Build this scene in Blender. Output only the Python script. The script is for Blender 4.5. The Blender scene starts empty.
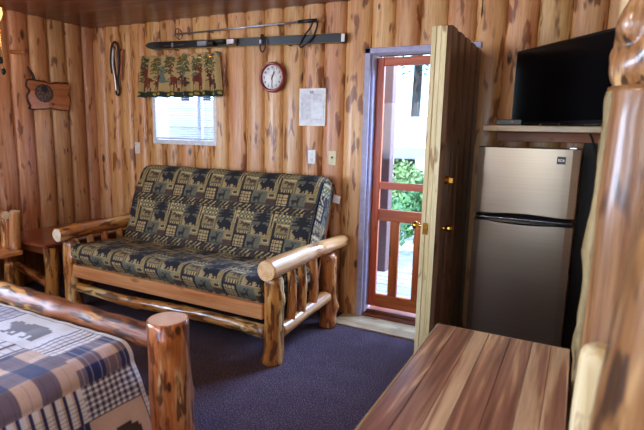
import bpy, math, random
import numpy as np
from mathutils import Vector, noise, Matrix
rnd = random.Random(7)
PI = math.pi
SC = bpy.context.scene
COL = SC.collection
ORG = {}

# ------------------------------------------------------------------ helpers
def lin(c):
    c = np.asarray(c, float) / 255.0
    return np.where(c <= 0.04045, c / 12.92, ((c + 0.055) / 1.055) ** 2.4)
def L4(*c): return tuple(lin(c)) + (1.0,)

def thing(name, label, cat, loc=(0, 0, 0), group=None):
    o = bpy.data.objects.new(name, None); COL.objects.link(o)
    o.location = loc; o.empty_display_size = .05
    ORG[o.name] = Vector(loc)
    o['label'] = label; o['category'] = cat
    if group: o['group'] = group
    return o
def tag(o, label, cat, group=None):
    o['label'] = label; o['category'] = cat
    if group: o['group'] = group
    return o
def struct(o):
    o['kind'] = 'structure'; return o

class MB:
    """collects geometry with a per-vertex wood coordinate; build() links ONE mesh object"""
    def __init__(s): s.v = []; s.f = []; s.m = []; s.t = []; s.sd = []; s.sm = []
    def add(s, verts, faces, mi=0, tc=None, sd=0.0, smooth=False):
        b = len(s.v); s.v += [tuple(p) for p in verts]
        s.t += [tuple(p) for p in (tc if tc is not None else verts)]
        s.sd += [sd] * len(verts)
        s.f += [tuple(b + i for i in f) for f in faces]
        s.m += (list(mi) if isinstance(mi, (list, tuple)) else [mi] * len(faces))
        s.sm += [smooth] * len(faces)
        return s
    def box(s, a, b, grain='z', mi=0, sd=None, bev=0.0, rot=None, piv=None):
        a = Vector(a); b = Vector(b); lo = Vector(map(min, a, b)); hi = Vector(map(max, a, b))
        sd = rnd.random() if sd is None else sd
        c = (lo + hi) / 2; h = (hi - lo) / 2
        if bev <= 0: 
            vs = [Vector((c.x + sx*h.x, c.y + sy*h.y, c.z + sz*h.z)) for sx in (-1,1) for sy in (-1,1) for sz in (-1,1)]
            fs = [(0,1,3,2),(4,6,7,5),(0,4,5,1),(2,3,7,6),(0,2,6,4),(1,5,7,3)]
        else:
            bev = min(bev, min(h)*.95)
            vs = []; idx = {}
            for sx in (-1,1):
                for sy in (-1,1):
                    for sz in (-1,1):
                        for ax in range(3):
                            p = Vector((sx*h.x, sy*h.y, sz*h.z)); sg = (sx,sy,sz)
                            for k in range(3):
                                if k != ax: p[k] -= sg[k]*bev
                            idx[(sx,sy,sz,ax)] = len(vs); vs.append(c + p)
            fs = []
            for ax in range(3):
                o1, o2 = [k for k in range(3) if k != ax]
                for sg in (-1, 1):
                    q = []
                    for (u, w) in ((-1,-1),(1,-1),(1,1),(-1,1)):
                        t = [0,0,0]; t[ax] = sg; t[o1] = u; t[o2] = w; q.append(idx[(*t, ax)])
                    fs.append(q)
            for ax in range(3):
                o1, o2 = [k for k in range(3) if k != ax]
                for u in (-1,1):
                    for w in (-1,1):
                        def k(sgn, a_):
                            t = [0,0,0]; t[ax] = sgn; t[o1] = u; t[o2] = w; return idx[(*t, a_)]
                        fs.append((k(-1,o1), k(1,o1), k(1,o2), k(-1,o2)))
            for sx in (-1,1):
                for sy in (-1,1):
                    for sz in (-1,1):
                        fs.append(tuple(idx[(sx,sy,sz,a_)] for a_ in range(3)))
        order = {'x': (1,2,0), 'y': (0,2,1), 'z': (0,1,2)}[grain]
        tc = [Vector((p[order[0]], p[order[1]], p[order[2]])) for p in [q - c for q in vs]]
        if rot is not None:
            pv = Vector(piv) if piv is not None else c
            vs = [pv + rot @ (p - pv) for p in vs]
        return s.add(vs, fs, mi, tc, sd)
    def log(s, pts, rs, seg=20, n=None, bump=.06, sd=None, dome=(False, False), mi=0, mend=1, knots=3, fl=(1,1), frq=5.0, closed_ends=True, twist=0.0, knh=1.0, ridge=0.0):
        """rough tube through pts with radii rs; end grain slot mend"""
        sd = rnd.random() if sd is None else sd
        P = [Vector(p) for p in pts]
        Ls = [0]
        for a, b in zip(P, P[1:]): Ls.append(Ls[-1] + (b - a).length)
        T = Ls[-1]; n = n or max(6, int(T / .035))
        def cr(arr, t):
            for i in range(len(Ls)-1):
                if t <= Ls[i+1] + 1e-9:
                    u = (t - Ls[i]) / (Ls[i+1] - Ls[i]); 
                    p0 = arr[max(i-1,0)]; p1 = arr[i]; p2 = arr[i+1]; p3 = arr[min(i+2,len(arr)-1)]
                    return .5*((2*p1)+(p2-p0)*u+(2*p0-5*p1+4*p2-p3)*u*u+(3*p1-p0-3*p2+p3)*u**3)
            return arr[-1]
        rk = random.Random(int(sd*1e6)+3)
        kn = [(rk.random()*T, rk.random()*2*PI, .015+.02*rk.random()) for _ in range(knots)]
        st = []
        for i in range(n+1): st.append((T*i/n, 1.0))
        R0, R1 = rs[0], rs[-1]
        if dome[0]: st = [(0, .35), (.12*R0, .62), (.45*R0, .86), (.9*R0, .98)] + [x for x in st if x[0] > 1.1*R0]
        else: st = [(0, .94), (.004, 1.0)] + [x for x in st if x[0] > .012]
        if dome[1]: st = [x for x in st if x[0] < T-1.1*R1] + [(T-.9*R1, .98), (T-.45*R1, .86), (T-.12*R1, .62), (T, .35)]
        else: st = [x for x in st if x[0] < T-.012] + [(T-.004, 1.0), (T, .94)]
        vs = []; tc = []
        up = Vector((0,0,1)); d0 = (P[-1]-P[0]).normalized()
        if abs(d0.z) > .8: up = Vector((0,1,0))
        for (t, k) in st:
            c = cr(P, t); d = (cr(P, min(t+.01, T)) - cr(P, max(t-.01, 0))).normalized()
            a = d.cross(up).normalized(); b = a.cross(d).normalized()
            r = float(cr([float(q) for q in rs], t)) * k
            for j in range(seg):
                an = 2*PI*j/seg
                q = Vector((math.cos(an)*1.3, math.sin(an)*1.3, t*frq + sd*77))
                rr = r*(1 + bump*noise.noise(q) * 1.6 + (ridge*(abs(math.sin(2.5*an + t*16 + 2.2*noise.noise(Vector((an, t*9, sd*9)))))**.6-.6) if ridge else 0))
                for (kt, ka, kh) in kn:
                    da = (an-ka+PI) % (2*PI)-PI
                    e = ((t-kt)/.035)**2 + (da*r/.03)**2
                    if e < 6: rr += knh*kh*math.exp(-e)*min(1, r/.06)*(k if k < .9 else 1)
                ang = an + twist*t
                vs.append(c + a*math.cos(ang)*rr*fl[0] + b*math.sin(ang)*rr*fl[1])
                tc.append((math.cos(an)*rr, math.sin(an)*rr, t))
        fs = []; m = len(st)
        for i in range(m-1):
            for j in range(seg):
                j2 = (j+1) % seg
                fs.append((i*seg+j, i*seg+j2, (i+1)*seg+j2, (i+1)*seg+j))
        nb = len(fs)
        s.add(vs, fs, mi, tc, sd, True)
        base = len(s.v) - len(vs)
        s.f.append(tuple(base + j for j in range(seg))[::-1]); s.m.append(mend); s.sm.append(False)
        s.f.append(tuple(base + (m-1)*seg + j for j in range(seg))); s.m.append(mend); s.sm.append(False)
        return s
    def cyl(s, p0, p1, r0, r1=None, seg=20, mi=0, smooth=True):
        r1 = r0 if r1 is None else r1
        p0 = Vector(p0); p1 = Vector(p1); d = (p1-p0).normalized()
        up = Vector((0,0,1)) if abs(d.z) < .9 else Vector((0,1,0))
        a = d.cross(up).normalized(); b = a.cross(d)
        vs = [p0 + a*math.cos(2*PI*j/seg)*r0 + b*math.sin(2*PI*j/seg)*r0 for j in range(seg)] + \
             [p1 + a*math.cos(2*PI*j/seg)*r1 + b*math.sin(2*PI*j/seg)*r1 for j in range(seg)]
        s.add(vs, [(j, (j+1) % seg, seg+(j+1) % seg, seg+j) for j in range(seg)], mi, None, 0, smooth)
        b0 = len(s.v)-2*seg
        s.f += [tuple(b0+j for j in range(seg))[::-1], tuple(b0+seg+j for j in range(seg))]; s.m += [mi]*2; s.sm += [False]*2
        return s
    def lathe(s, c, axis, prof, seg=28, mi=0):
        c = Vector(c); d = Vector(axis).normalized()
        up = Vector((0,0,1)) if abs(d.z) < .9 else Vector((0,1,0))
        a = d.cross(up).normalized(); b = a.cross(d)
        vs = [c + d*h + (a*math.cos(2*PI*j/seg) + b*math.sin(2*PI*j/seg))*r for (r, h) in prof for j in range(seg)]
        fs = [(i*seg+j, i*seg+(j+1) % seg, (i+1)*seg+(j+1) % seg, (i+1)*seg+j) for i in range(len(prof)-1) for j in range(seg)]
        s.add(vs, fs, mi, None, 0, True)
        b0 = len(s.v)-len(vs); m = len(prof)
        s.f += [tuple(b0+j for j in range(seg))[::-1], tuple(b0+(m-1)*seg+j for j in range(seg))]; s.m += [mi]*2; s.sm += [False]*2
        return s
    def tube(s, pts, r, seg=8, mi=0, n=None):
        P = [Vector(p) for p in pts]; Q = []
        n = n or 6
        for i in range(len(P)-1):
            p0, p1, p2, p3 = P[max(i-1,0)], P[i], P[i+1], P[min(i+2, len(P)-1)]
            for k in range(n):
                u = k/n
                Q.append(.5*((2*p1)+(p2-p0)*u+(2*p0-5*p1+4*p2-p3)*u*u+(3*p1-p0-3*p2+p3)*u**3))
        Q.append(P[-1]); vs = []
        nrm = None
        for i, c in enumerate(Q):
            d = (Q[min(i+1, len(Q)-1)] - Q[max(i-1, 0)])
            d = d.normalized() if d.length > 1e-9 else Vector((0,0,1))
            if nrm is None: nrm = d.orthogonal().normalized()
            nrm = (nrm - d*nrm.dot(d)).normalized(); b = d.cross(nrm)
            vs += [c + (nrm*math.cos(2*PI*j/seg) + b*math.sin(2*PI*j/seg))*r for j in range(seg)]
        fs = [(i*seg+j, i*seg+(j+1) % seg, (i+1)*seg+(j+1) % seg, (i+1)*seg+j) for i in range(len(Q)-1) for j in range(seg)]
        s.add(vs, fs, mi, None, 0, True)
        b0 = len(s.v)-len(vs)
        s.f += [tuple(b0+j for j in range(seg))[::-1], tuple(b0+(len(Q)-1)*seg+j for j in range(seg))]; s.m += [mi]*2; s.sm += [False]*2
        return s
    def build(s, name, mats, parent=None, cols=None, smooth=None):
        if not isinstance(mats, (list, tuple)): mats = [mats]
        me = bpy.data.meshes.new(name)
        if parent is not None: off = ORG[parent.name]
        else:
            A = np.array(s.v); off = Vector(((A[:,0].min()+A[:,0].max())/2, (A[:,1].min()+A[:,1].max())/2, A[:,2].min()))
        me.from_pydata([(v[0]-off[0], v[1]-off[1], v[2]-off[2]) for v in s.v], [], s.f)
        for m in mats: me.materials.append(m)
        me.polygons.foreach_set('material_index', [min(i, len(mats)-1) for i in s.m])
        me.polygons.foreach_set('use_smooth', s.sm if smooth is None else [smooth]*len(s.f))
        a = me.attributes.new('tc', 'FLOAT_VECTOR', 'POINT'); a.data.foreach_set('vector', np.array(s.t, dtype=np.float32).ravel())
        a = me.attributes.new('sd', 'FLOAT', 'POINT'); a.data.foreach_set('value', np.array(s.sd, dtype=np.float32))
        if cols is not None:
            c = me.attributes.new('pc', 'FLOAT_COLOR', 'POINT')
            cc = np.ones((len(s.v), 4), dtype=np.float32); cc[:, :3] = cols
            c.data.foreach_set('color', cc.ravel())
        me.update()
        import bmesh
        bm = bmesh.new(); bm.from_mesh(me); bmesh.ops.recalc_face_normals(bm, faces=bm.faces); bm.to_mesh(me); bm.free()
        o = bpy.data.objects.new(name, me); COL.objects.link(o)
        if parent is not None:
            o.parent = parent; ORG[o.name] = Vector(off)
        else:
            o.location = off; ORG[o.name] = Vector(off)
        return o

# ------------------------------------------------------------------ materials
def newmat(name):
    m = bpy.data.materials.new(name); m.use_nodes = True
    nt = m.node_tree; b = nt.nodes['Principled BSDF']
    return m, nt, b
def N(nt, t, **kw):
    n = nt.nodes.new(t)
    for k, v in kw.items(): setattr(n, k, v)
    return n
def ramp(nt, fac, stops, interp='LINEAR'):
    r = N(nt, 'ShaderNodeValToRGB'); r.color_ramp.interpolation = interp
    el = r.color_ramp.elements
    while len(el) < len(stops): el.new(.5)
    for e, (p, c) in zip(el, stops):
        e.position = p; e.color = c if len(c) == 4 else tuple(c) + (1,)
    nt.links.new(fac, r.inputs[0]); return r
def mixc(nt, fac, a, b, blend='MIX'):
    m = N(nt, 'ShaderNodeMix', data_type='RGBA', blend_type=blend)
    for i, x in ((0, fac), (6, a), (7, b)):
        if hasattr(x, 'is_linked') or isinstance(x, bpy.types.NodeSocket): nt.links.new(x, m.inputs[i])
        else: m.inputs[i].default_value = x
    return m.outputs[2]
def math_(nt, op, a, b=None):
    m = N(nt, 'ShaderNodeMath', operation=op)
    for i, x in ((0, a), (1, b)):
        if x is None: continue
        if isinstance(x, bpy.types.NodeSocket): nt.links.new(x, m.inputs[i])
        else: m.inputs[i].default_value = x
    return m.outputs[0]
def flat(name, c, rough=.5, metal=0.0, emit=None, es=0.0, nz=0.06, nscale=30, coat=0, spec=None):
    m, nt, b = newmat(name)
    tc = N(nt, 'ShaderNodeTexCoord'); n = N(nt, 'ShaderNodeTexNoise'); n.inputs['Scale'].default_value = nscale
    nt.links.new(tc.outputs['Object'], n.inputs['Vector'])
    c4 = L4(*c)
    lo = tuple(x*(1-nz*2) for x in c4[:3]) + (1,); hi = tuple(min(1, x*(1+nz*2)) for x in c4[:3]) + (1,)
    r = ramp(nt, n.outputs['Fac'], [(.3, lo), (.7, hi)])
    nt.links.new(r.outputs[0], b.inputs['Base Color'])
    b.inputs['Roughness'].default_value = rough; b.inputs['Metallic'].default_value = metal
    if coat: b.inputs['Coat Weight'].default_value = coat; b.inputs['Coat Roughness'].default_value = .12
    if spec is not None: b.inputs['Specular IOR Level'].default_value = spec
    if emit: b.inputs['Emission Color'].default_value = L4(*emit); b.inputs['Emission Strength'].default_value = es
    return m
def wood(name, light, mid, dark, patch, patch_amt=.5, knot=.5, rough=.45, coat=.0, var=.25, gs=1.0, pale=None, kscale=1.0, bump=.15, patch_scale=1.0, pale_amt=.62):
    """wood from the 'tc' attribute: z runs along the grain, 'sd' is the seed of the piece"""
    m, nt, b = newmat(name); lk = nt.links.new
    at = N(nt, 'ShaderNodeAttribute', attribute_name='tc'); sd = N(nt, 'ShaderNodeAttribute', attribute_name='sd')
    off = N(nt, 'ShaderNodeCombineXYZ')
    lk(math_(nt, 'MULTIPLY', sd.outputs['Fac'], 37.0), off.inputs[0]); lk(math_(nt, 'MULTIPLY', sd.outputs['Fac'], 91.0), off.inputs[1]); lk(math_(nt, 'MULTIPLY', sd.outputs['Fac'], 53.0), off.inputs[2])
    v = N(nt, 'ShaderNodeVectorMath', operation='ADD'); lk(at.outputs['Vector'], v.inputs[0]); lk(off.outputs[0], v.inputs[1])
    def mp(sx, sy, sz):
        q = N(nt, 'ShaderNodeMapping'); q.inputs['Scale'].default_value = (sx, sy, sz); lk(v.outputs[0], q.inputs['Vector']); return q.outputs[0]
    # grain
    g = N(nt, 'ShaderNodeTexNoise'); g.inputs['Scale'].default_value = 1; g.inputs['Detail'].default_value = 5; g.inputs['Roughness'].default_value = .65; g.inputs['Distortion'].default_value = .4
    lk(mp(55*gs, 55*gs, 3.2*gs), g.inputs['Vector'])
    col = ramp(nt, g.outputs['Fac'], [(.32, L4(*light)), (.55, L4(*mid)), (.78, L4(*dark))]).outputs[0]
    # slow tone
    w = N(nt, 'ShaderNodeTexNoise'); w.inputs['Scale'].default_value = 1; w.inputs['Detail'].default_value = 2
    lk(mp(9, 9, 1.1), w.inputs['Vector'])
    tone = ramp(nt, w.outputs['Fac'], [(.38, (1, 1, 1)), (.68, tuple(x*.8+.2*1 for x in L4(*mid)[:3]) )]).outputs[0]
    col = mixc(nt, .7, col, tone, 'MULTIPLY')
    if pale:
        w2 = N(nt, 'ShaderNodeTexNoise'); w2.inputs['Scale'].default_value = 1; w2.inputs['Detail'].default_value = 3
        lk(mp(14, 14, 2.2), w2.inputs['Vector'])
        f = ramp(nt, w2.outputs['Fac'], [(pale_amt-.05, (0,0,0)), (pale_amt+.03, (1,1,1))]).outputs[0]
        col = mixc(nt, f, col, L4(*pale))
    # bark patches
    if patch_amt > 0:
        p = N(nt, 'ShaderNodeTexNoise'); p.inputs['Scale'].default_value = 1; p.inputs['Detail'].default_value = 2.5; p.inputs['Roughness'].default_value = .5; p.inputs['Distortion'].default_value = .25
        s_ = patch_scale
        lk(mp(21*s_, 21*s_, 5.5*s_), p.inputs['Vector'])
        th = .70 - .16*patch_amt
        f = ramp(nt, p.outputs['Fac'], [(th-.03, (0,0,0)), (th+.035, (1,1,1))]).outputs[0]
        col = mixc(nt, math_(nt, 'MULTIPLY', f, .85), col, L4(*patch))
    # knots
    if knot > 0:
        k = N(nt, 'ShaderNodeTexVoronoi'); k.inputs['Scale'].default_value = 1; k.inputs['Randomness'].default_value = 1
        lk(mp(8.5*kscale, 8.5*kscale, 3.6*kscale), k.inputs['Vector'])
        sep = N(nt, 'ShaderNodeSeparateColor'); lk(k.outputs['Color'], sep.inputs[0])
        on = math_(nt, 'LESS_THAN', sep.outputs[0], knot)
        rad = math_(nt, 'ADD', math_(nt, 'MULTIPLY', sep.outputs[1], .14), .09)
        d = math_(nt, 'DIVIDE', k.outputs['Distance'], rad)
        f = ramp(nt, d, [(.55, (1,1,1)), (1.0, (0,0,0))]).outputs[0]
        f = math_(nt, 'MULTIPLY', f, on)
        col = mixc(nt, math_(nt, 'MULTIPLY', f, .9), col, L4(*[x*.55 for x in patch]))
    # value change between pieces
    wn = N(nt, 'ShaderNodeTexWhiteNoise', noise_dimensions='1D'); lk(sd.outputs['Fac'], wn.inputs['W'])
    hsv = N(nt, 'ShaderNodeHueSaturation')
    lk(math_(nt, 'ADD', math_(nt, 'MULTIPLY', wn.outputs['Value'], var), 1-var/2), hsv.inputs['Value'])
    wn2 = N(nt, 'ShaderNodeTexWhiteNoise', noise_dimensions='1D'); lk(math_(nt, 'ADD', sd.outputs['Fac'], 3.3), wn2.inputs['W'])
    lk(math_(nt, 'ADD', math_(nt, 'MULTIPLY', wn2.outputs['Value'], .02), .49), hsv.inputs['Hue'])
    lk(col, hsv.inputs['Color']); lk(hsv.outputs[0], b.inputs['Base Color'])
    bp = N(nt, 'ShaderNodeBump'); bp.inputs['Strength'].default_value = bump; bp.inputs['Distance'].default_value = .01
    lk(g.outputs['Fac'], bp.inputs['Height']); lk(bp.outputs[0], b.inputs['Normal'])
    b.inputs['Roughness'].default_value = rough
    if coat: b.inputs['Coat Weight'].default_value = coat; b.inputs['Coat Roughness'].default_value = .16
    return m
def endgrain(name, light, dark):
    m, nt, b = newmat(name); lk = nt.links.new
    at = N(nt, 'ShaderNodeAttribute', attribute_name='tc')
    sp = N(nt, 'ShaderNodeSeparateXYZ'); lk(at.outputs['Vector'], sp.inputs[0])
    r2 = math_(nt, 'ADD', math_(nt, 'MULTIPLY', sp.outputs[0], sp.outputs[0]), math_(nt, 'MULTIPLY', sp.outputs[1], sp.outputs[1]))
    r = math_(nt, 'SQRT', r2)
    n = N(nt, 'ShaderNodeTexNoise'); n.inputs['Scale'].default_value = 18; lk(at.outputs['Vector'], n.inputs['Vector'])
    s_ = math_(nt, 'SINE', math_(nt, 'MULTIPLY', math_(nt, 'ADD', r, math_(nt, 'MULTIPLY', n.outputs['Fac'], .02)), 620.0))
    c = ramp(nt, math_(nt, 'ADD', math_(nt, 'MULTIPLY', s_, .22), n.outputs['Fac']), [(.25, L4(*light)), (.8, L4(*dark))])
    lk(c.outputs[0], b.inputs['Base Color']); b.inputs['Roughness'].default_value = .45
    b.inputs['Coat Weight'].default_value = .25
    return m
def painted(name, rough=.9, bump=.3, bs=600, sheen=.0):
    """colour of the woven or printed pattern is held per vertex in 'pc' """
    m, nt, b = newmat(name); lk = nt.links.new
    at = N(nt, 'ShaderNodeAttribute', attribute_name='pc')
    tc = N(nt, 'ShaderNodeTexCoord'); n = N(nt, 'ShaderNodeTexNoise'); n.inputs['Scale'].default_value = bs; n.inputs['Detail'].default_value = 2
    lk(tc.outputs['Object'], n.inputs['Vector'])
    g = ramp(nt, n.outputs['Fac'], [(.3, (.72,.72,.72)), (.7, (1,1,1))])
    lk(mixc(nt, 1.0, at.outputs['Color'], g.outputs[0], 'MULTIPLY'), b.inputs['Base Color'])
    bp = N(nt, 'ShaderNodeBump'); bp.inputs['Strength'].default_value = bump; bp.inputs['Distance'].default_value = .002
    lk(n.outputs['Fac'], bp.inputs['Height']); lk(bp.outputs[0], b.inputs['Normal'])
    b.inputs['Roughness'].default_value = rough; b.inputs['Sheen Weight'].default_value = sheen
    return m
def glassmat(name, tint=(235, 245, 250), refl=.008):
    m, nt, b = newmat(name); nt.nodes.remove(b); out = nt.nodes['Material Output']
    t = N(nt, 'ShaderNodeBsdfTransparent'); t.inputs[0].default_value = L4(*tint)
    g = N(nt, 'ShaderNodeBsdfGlossy'); g.inputs['Roughness'].default_value = .03
    mx = N(nt, 'ShaderNodeMixShader'); mx.inputs[0].default_value = refl
    nt.links.new(t.outputs[0], mx.inputs[1]); nt.links.new(g.outputs[0], mx.inputs[2]); nt.links.new(mx.outputs[0], out.inputs[0])
    return m

M = {}
M['wall'] = wood('knotty_pine_half_logs', (230,184,128), (212,160,102), (178,122,70), (124,64,24), patch_amt=.62, knot=.36, rough=.40, var=.22, bump=.08, patch_scale=.85, coat=.12)
M['wallL'] = wood('knotty_pine_left_dim', (212,164,120), (190,140,98), (160,110,72), (100,52,26), patch_amt=.30, knot=.5, rough=.45, var=.24, bump=.08, coat=.1)  # same pine as the other walls; this side's weaker light is in the colour
M['log'] = wood('varnished_peeled_log', (214,152,82), (190,118,52), (148,80,30), (92,44,18), patch_amt=.92, knot=.5, rough=.3, coat=.55, var=.2, pale=(230,190,126), kscale=1.4, bump=.2, patch_scale=1.4)
M['logpale'] = wood('pale_varnished_log', (226,178,118), (206,150,88), (176,112,56), (132,76,34), patch_amt=.6, knot=.4, rough=.28, coat=.6, var=.12, kscale=1.4, bump=.15)
M['logdark'] = wood('dark_gnarled_log', (168,98,44), (130,68,28), (92,44,18), (44,20,10), patch_amt=1.0, knot=.5, rough=.48, coat=.12, var=.2, pale=(206,150,84), kscale=1.6, bump=.4, patch_scale=1.6, pale_amt=.58)
M['gnarl'] = wood('golden_gnarled_log', (190,146,92), (146,100,56), (94,58,30), (46,26,16), patch_amt=.8, knot=.3, rough=.32, coat=.5, var=.05, pale=(214,176,120), bump=.4, patch_scale=1.6)
M['post'] = wood('near_post_wood', (176,132,88), (148,102,62), (112,72,42), (78,44,24), patch_amt=.75, knot=.35, rough=.35, coat=.35, var=.12, bump=.15, patch_scale=.6)
M['bark'] = wood('green_grey_live_edge', (176,160,108), (132,116,70), (86,70,40), (52,40,26), patch_amt=.6, knot=.3, rough=.6, var=.1, patch_scale=1.6, bump=.5)
M['end'] = endgrain('log_end_grain', (236,200,148), (196,140,84))
M['endpale'] = endgrain('pale_log_end_grain', (240,226,198), (206,176,130))
M['endpink'] = endgrain('pinkish_log_end', (240,206,178), (204,152,118))
M['lumber'] = wood('planed_pine_rail', (226,168,112), (212,146,92), (190,120,70), (150,84,40), patch_amt=.12, knot=.1, rough=.35, coat=.35, var=.1, gs=.8)
M['table'] = wood('brown_stained_table', (160,92,50), (136,72,36), (104,52,24), (70,34,16), patch_amt=.3, knot=.15, rough=.28, coat=.6, var=.1, gs=.7)
M['ceil'] = wood('brown_stained_ceiling', (132,76,46), (112,60,36), (88,44,26), (60,28,16), patch_amt=.35, knot=.0, rough=.38, var=.1, gs=.35, coat=.25)
M['door'] = wood('red_stained_door', (196,100,38), (174,80,26), (140,60,18), (100,40,12), patch_amt=.1, knot=.05, rough=.35, coat=.08, var=.1, gs=.8)
M['leafedge'] = wood('raw_pine_edge', (236,222,180), (220,200,154), (196,170,120), (150,104,58), patch_amt=.35, knot=.2, rough=.5, var=.12, coat=.1)
M['leafface'] = wood('brown_half_logs', (150,118,96), (130,98,78), (102,74,58), (58,38,28), patch_amt=.35, knot=.3, rough=.4, var=.25, coat=.25)  # half logs in a darker brown than the walls
M['frame'] = flat('lavender_grey_painted_trim', (170,164,190), .5)
M['sill'] = wood('pale_laminate_boards', (206,184,146), (188,164,124), (160,134,98), (120,92,60), patch_amt=.25, knot=.0, rough=.3, coat=.3, var=.2)
M['white'] = flat('white_vinyl', (225,228,232), .4)
M['blind'] = flat('white_blind_slat', (215,220,232), .45)
M['ivory'] = flat('ivory_plastic', (218,200,150), .4)
M['plate'] = flat('white_plastic_plate', (232,228,220), .35)
M['black'] = flat('black_plastic', (14,14,15), .35)
M['rubber'] = flat('dark_rubber', (22,21,22), .6)
M['iron'] = flat('dark_iron', (38,34,32), .45, .6)
M['leather'] = flat('dark_leather', (42,30,24), .6)
M['stick'] = wood('orange_stick', (196,122,64), (172,98,46), (130,70,30), (90,44,20), patch_amt=.2, knot=.1, rough=.4, var=.1)
M['steel'] = flat('bright_steel', (200,200,205), .28, 1.0)
M['alum'] = flat('aluminium_pole', (196,200,206), .3, .9)
M['brass'] = flat('polished_brass', (214,160,70), .22, 1.0)
M['red'] = flat('dark_red_plastic', (132,20,20), .28, coat=.5)
M['face'] = flat('clock_dial', (240,238,232), .5)
M['paper'] = flat('printed_paper', (226,226,228), .6)
M['ink'] = flat('grey_ink', (168,168,178), .7)
M['glass'] = glassmat('clear_glass')
M['screen'] = flat('dark_tv_panel', (7,7,9), .22, spec=.4)
M['skidark'] = flat('ski_topsheet', (17,17,19), .35, coat=.1)
M['skigrey'] = flat('ski_grey_binding', (140,140,145), .4)
M['yellow'] = flat('ski_yellow_mark', (200,160,50), .5)
M['shelf'] = wood('pale_shelf_board', (216,190,148), (200,172,128), (176,146,104), (150,116,76), patch_amt=.1, knot=0, rough=.3, coat=.3, var=.05)

def steel_door():
    m, nt, b = newmat('brushed_stainless_steel'); lk = nt.links.new
    tc = N(nt, 'ShaderNodeTexCoord'); mp = N(nt, 'ShaderNodeMapping'); mp.inputs['Scale'].default_value = (2, 2, 260)
    lk(tc.outputs['Object'], mp.inputs['Vector']); n = N(nt, 'ShaderNodeTexNoise'); n.inputs['Scale'].default_value = 1; n.inputs['Detail'].default_value = 2
    lk(mp.outputs[0], n.inputs['Vector'])
    r = ramp(nt, n.outputs['Fac'], [(.3, L4(150,136,118)), (.7, L4(158,144,126))]); lk(r.outputs[0], b.inputs['Base Color'])
    b.inputs['Metallic'].default_value = .95; b.inputs['Roughness'].default_value = .3
    return m
M['stainless'] = steel_door()
def carpet():
    m, nt, b = newmat('blue_purple_speckled_carpet'); lk = nt.links.new
    tc = N(nt, 'ShaderNodeTexCoord')
    n = N(nt, 'ShaderNodeTexNoise'); n.inputs['Scale'].default_value = 150; n.inputs['Detail'].default_value = 3; lk(tc.outputs['Object'], n.inputs['Vector'])
    r = ramp(nt, n.outputs['Fac'], [(.30, L4(32,26,31)), (.46, L4(64,51,60)), (.58, L4(94,75,80)), (.70, L4(150,128,134))])
    n2 = N(nt, 'ShaderNodeTexNoise'); n2.inputs['Scale'].default_value = 9; lk(tc.outputs['Object'], n2.inputs['Vector'])
    r2 = ramp(nt, n2.outputs['Fac'], [(.3, (.82,.82,.82)), (.7, (1,1,1))])
    lk(mixc(nt, 1.0, r.outputs[0], r2.outputs[0], 'MULTIPLY'), b.inputs['Base Color'])
    bp = N(nt, 'ShaderNodeBump'); bp.inputs['Strength'].default_value = .6; bp.inputs['Distance'].default_value = .006
    lk(n.outputs['Fac'], bp.inputs['Height']); lk(bp.outputs[0], b.inputs['Normal']); b.inputs['Roughness'].default_value = .95
    b.inputs['Specular IOR Level'].default_value = .2
    return m
M['carpet'] = carpet()
def hickory():
    m, nt, b = newmat('hickory_plank_top'); lk = nt.links.new
    at = N(nt, 'ShaderNodeAttribute', attribute_name='tc'); sd = N(nt, 'ShaderNodeAttribute', attribute_name='sd')
    off = N(nt, 'ShaderNodeCombineXYZ'); lk(math_(nt, 'MULTIPLY', sd.outputs['Fac'], 31.0), off.inputs[0]); lk(math_(nt, 'MULTIPLY', sd.outputs['Fac'], 71.0), off.inputs[2])
    v = N(nt, 'ShaderNodeVectorMath', operation='ADD'); lk(at.outputs['Vector'], v.inputs[0]); lk(off.outputs[0], v.inputs[1])
    mp = N(nt, 'ShaderNodeMapping'); mp.inputs['Scale'].default_value = (24, 24, 1.1); lk(v.outputs[0], mp.inputs['Vector'])
    n = N(nt, 'ShaderNodeTexNoise'); n.inputs['Scale'].default_value = 1; n.inputs['Detail'].default_value = 3; n.inputs['Distortion'].default_value = 1.0; lk(mp.outputs[0], n.inputs['Vector'])
    wn = N(nt, 'ShaderNodeTexWhiteNoise', noise_dimensions='1D'); lk(sd.outputs['Fac'], wn.inputs['W'])
    f = math_(nt, 'SUBTRACT', n.outputs['Fac'], math_(nt, 'MULTIPLY', math_(nt, 'GREATER_THAN', sd.outputs['Fac'], 1.0), .19))
    c = ramp(nt, f, [(.34, L4(236,206,170)), (.385, L4(222,182,142)), (.43, L4(184,138,116)), (.58, L4(150,106,90)), (.72, L4(108,72,60))]).outputs[0]
    mp2 = N(nt, 'ShaderNodeMapping'); mp2.inputs['Scale'].default_value = (90, 90, 5); lk(v.outputs[0], mp2.inputs['Vector'])
    g = N(nt, 'ShaderNodeTexNoise'); g.inputs['Scale'].default_value = 1; g.inputs['Detail'].default_value = 4; lk(mp2.outputs[0], g.inputs['Vector'])
    gr = ramp(nt, g.outputs['Fac'], [(.35, (1,1,1)), (.75, (.66,.6,.55))]).outputs[0]
    lk(mixc(nt, 1.0, c, gr, 'MULTIPLY'), b.inputs['Base Color'])
    b.inputs['Roughness'].default_value = .32; b.inputs['Coat Weight'].default_value = .7; b.inputs['Coat Roughness'].default_value = .2
    return m
M['hickory'] = hickory()
M['fabric'] = painted('lodge_tapestry', .85, .4, 500, 0)
M['quilt'] = painted('patchwork_cotton', .9, .35, 420, .2)
M['valance'] = painted('printed_valance', .9, .2, 400)
M['plaque'] = painted('carved_painted_slab', .4, .2, 90)

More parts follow.
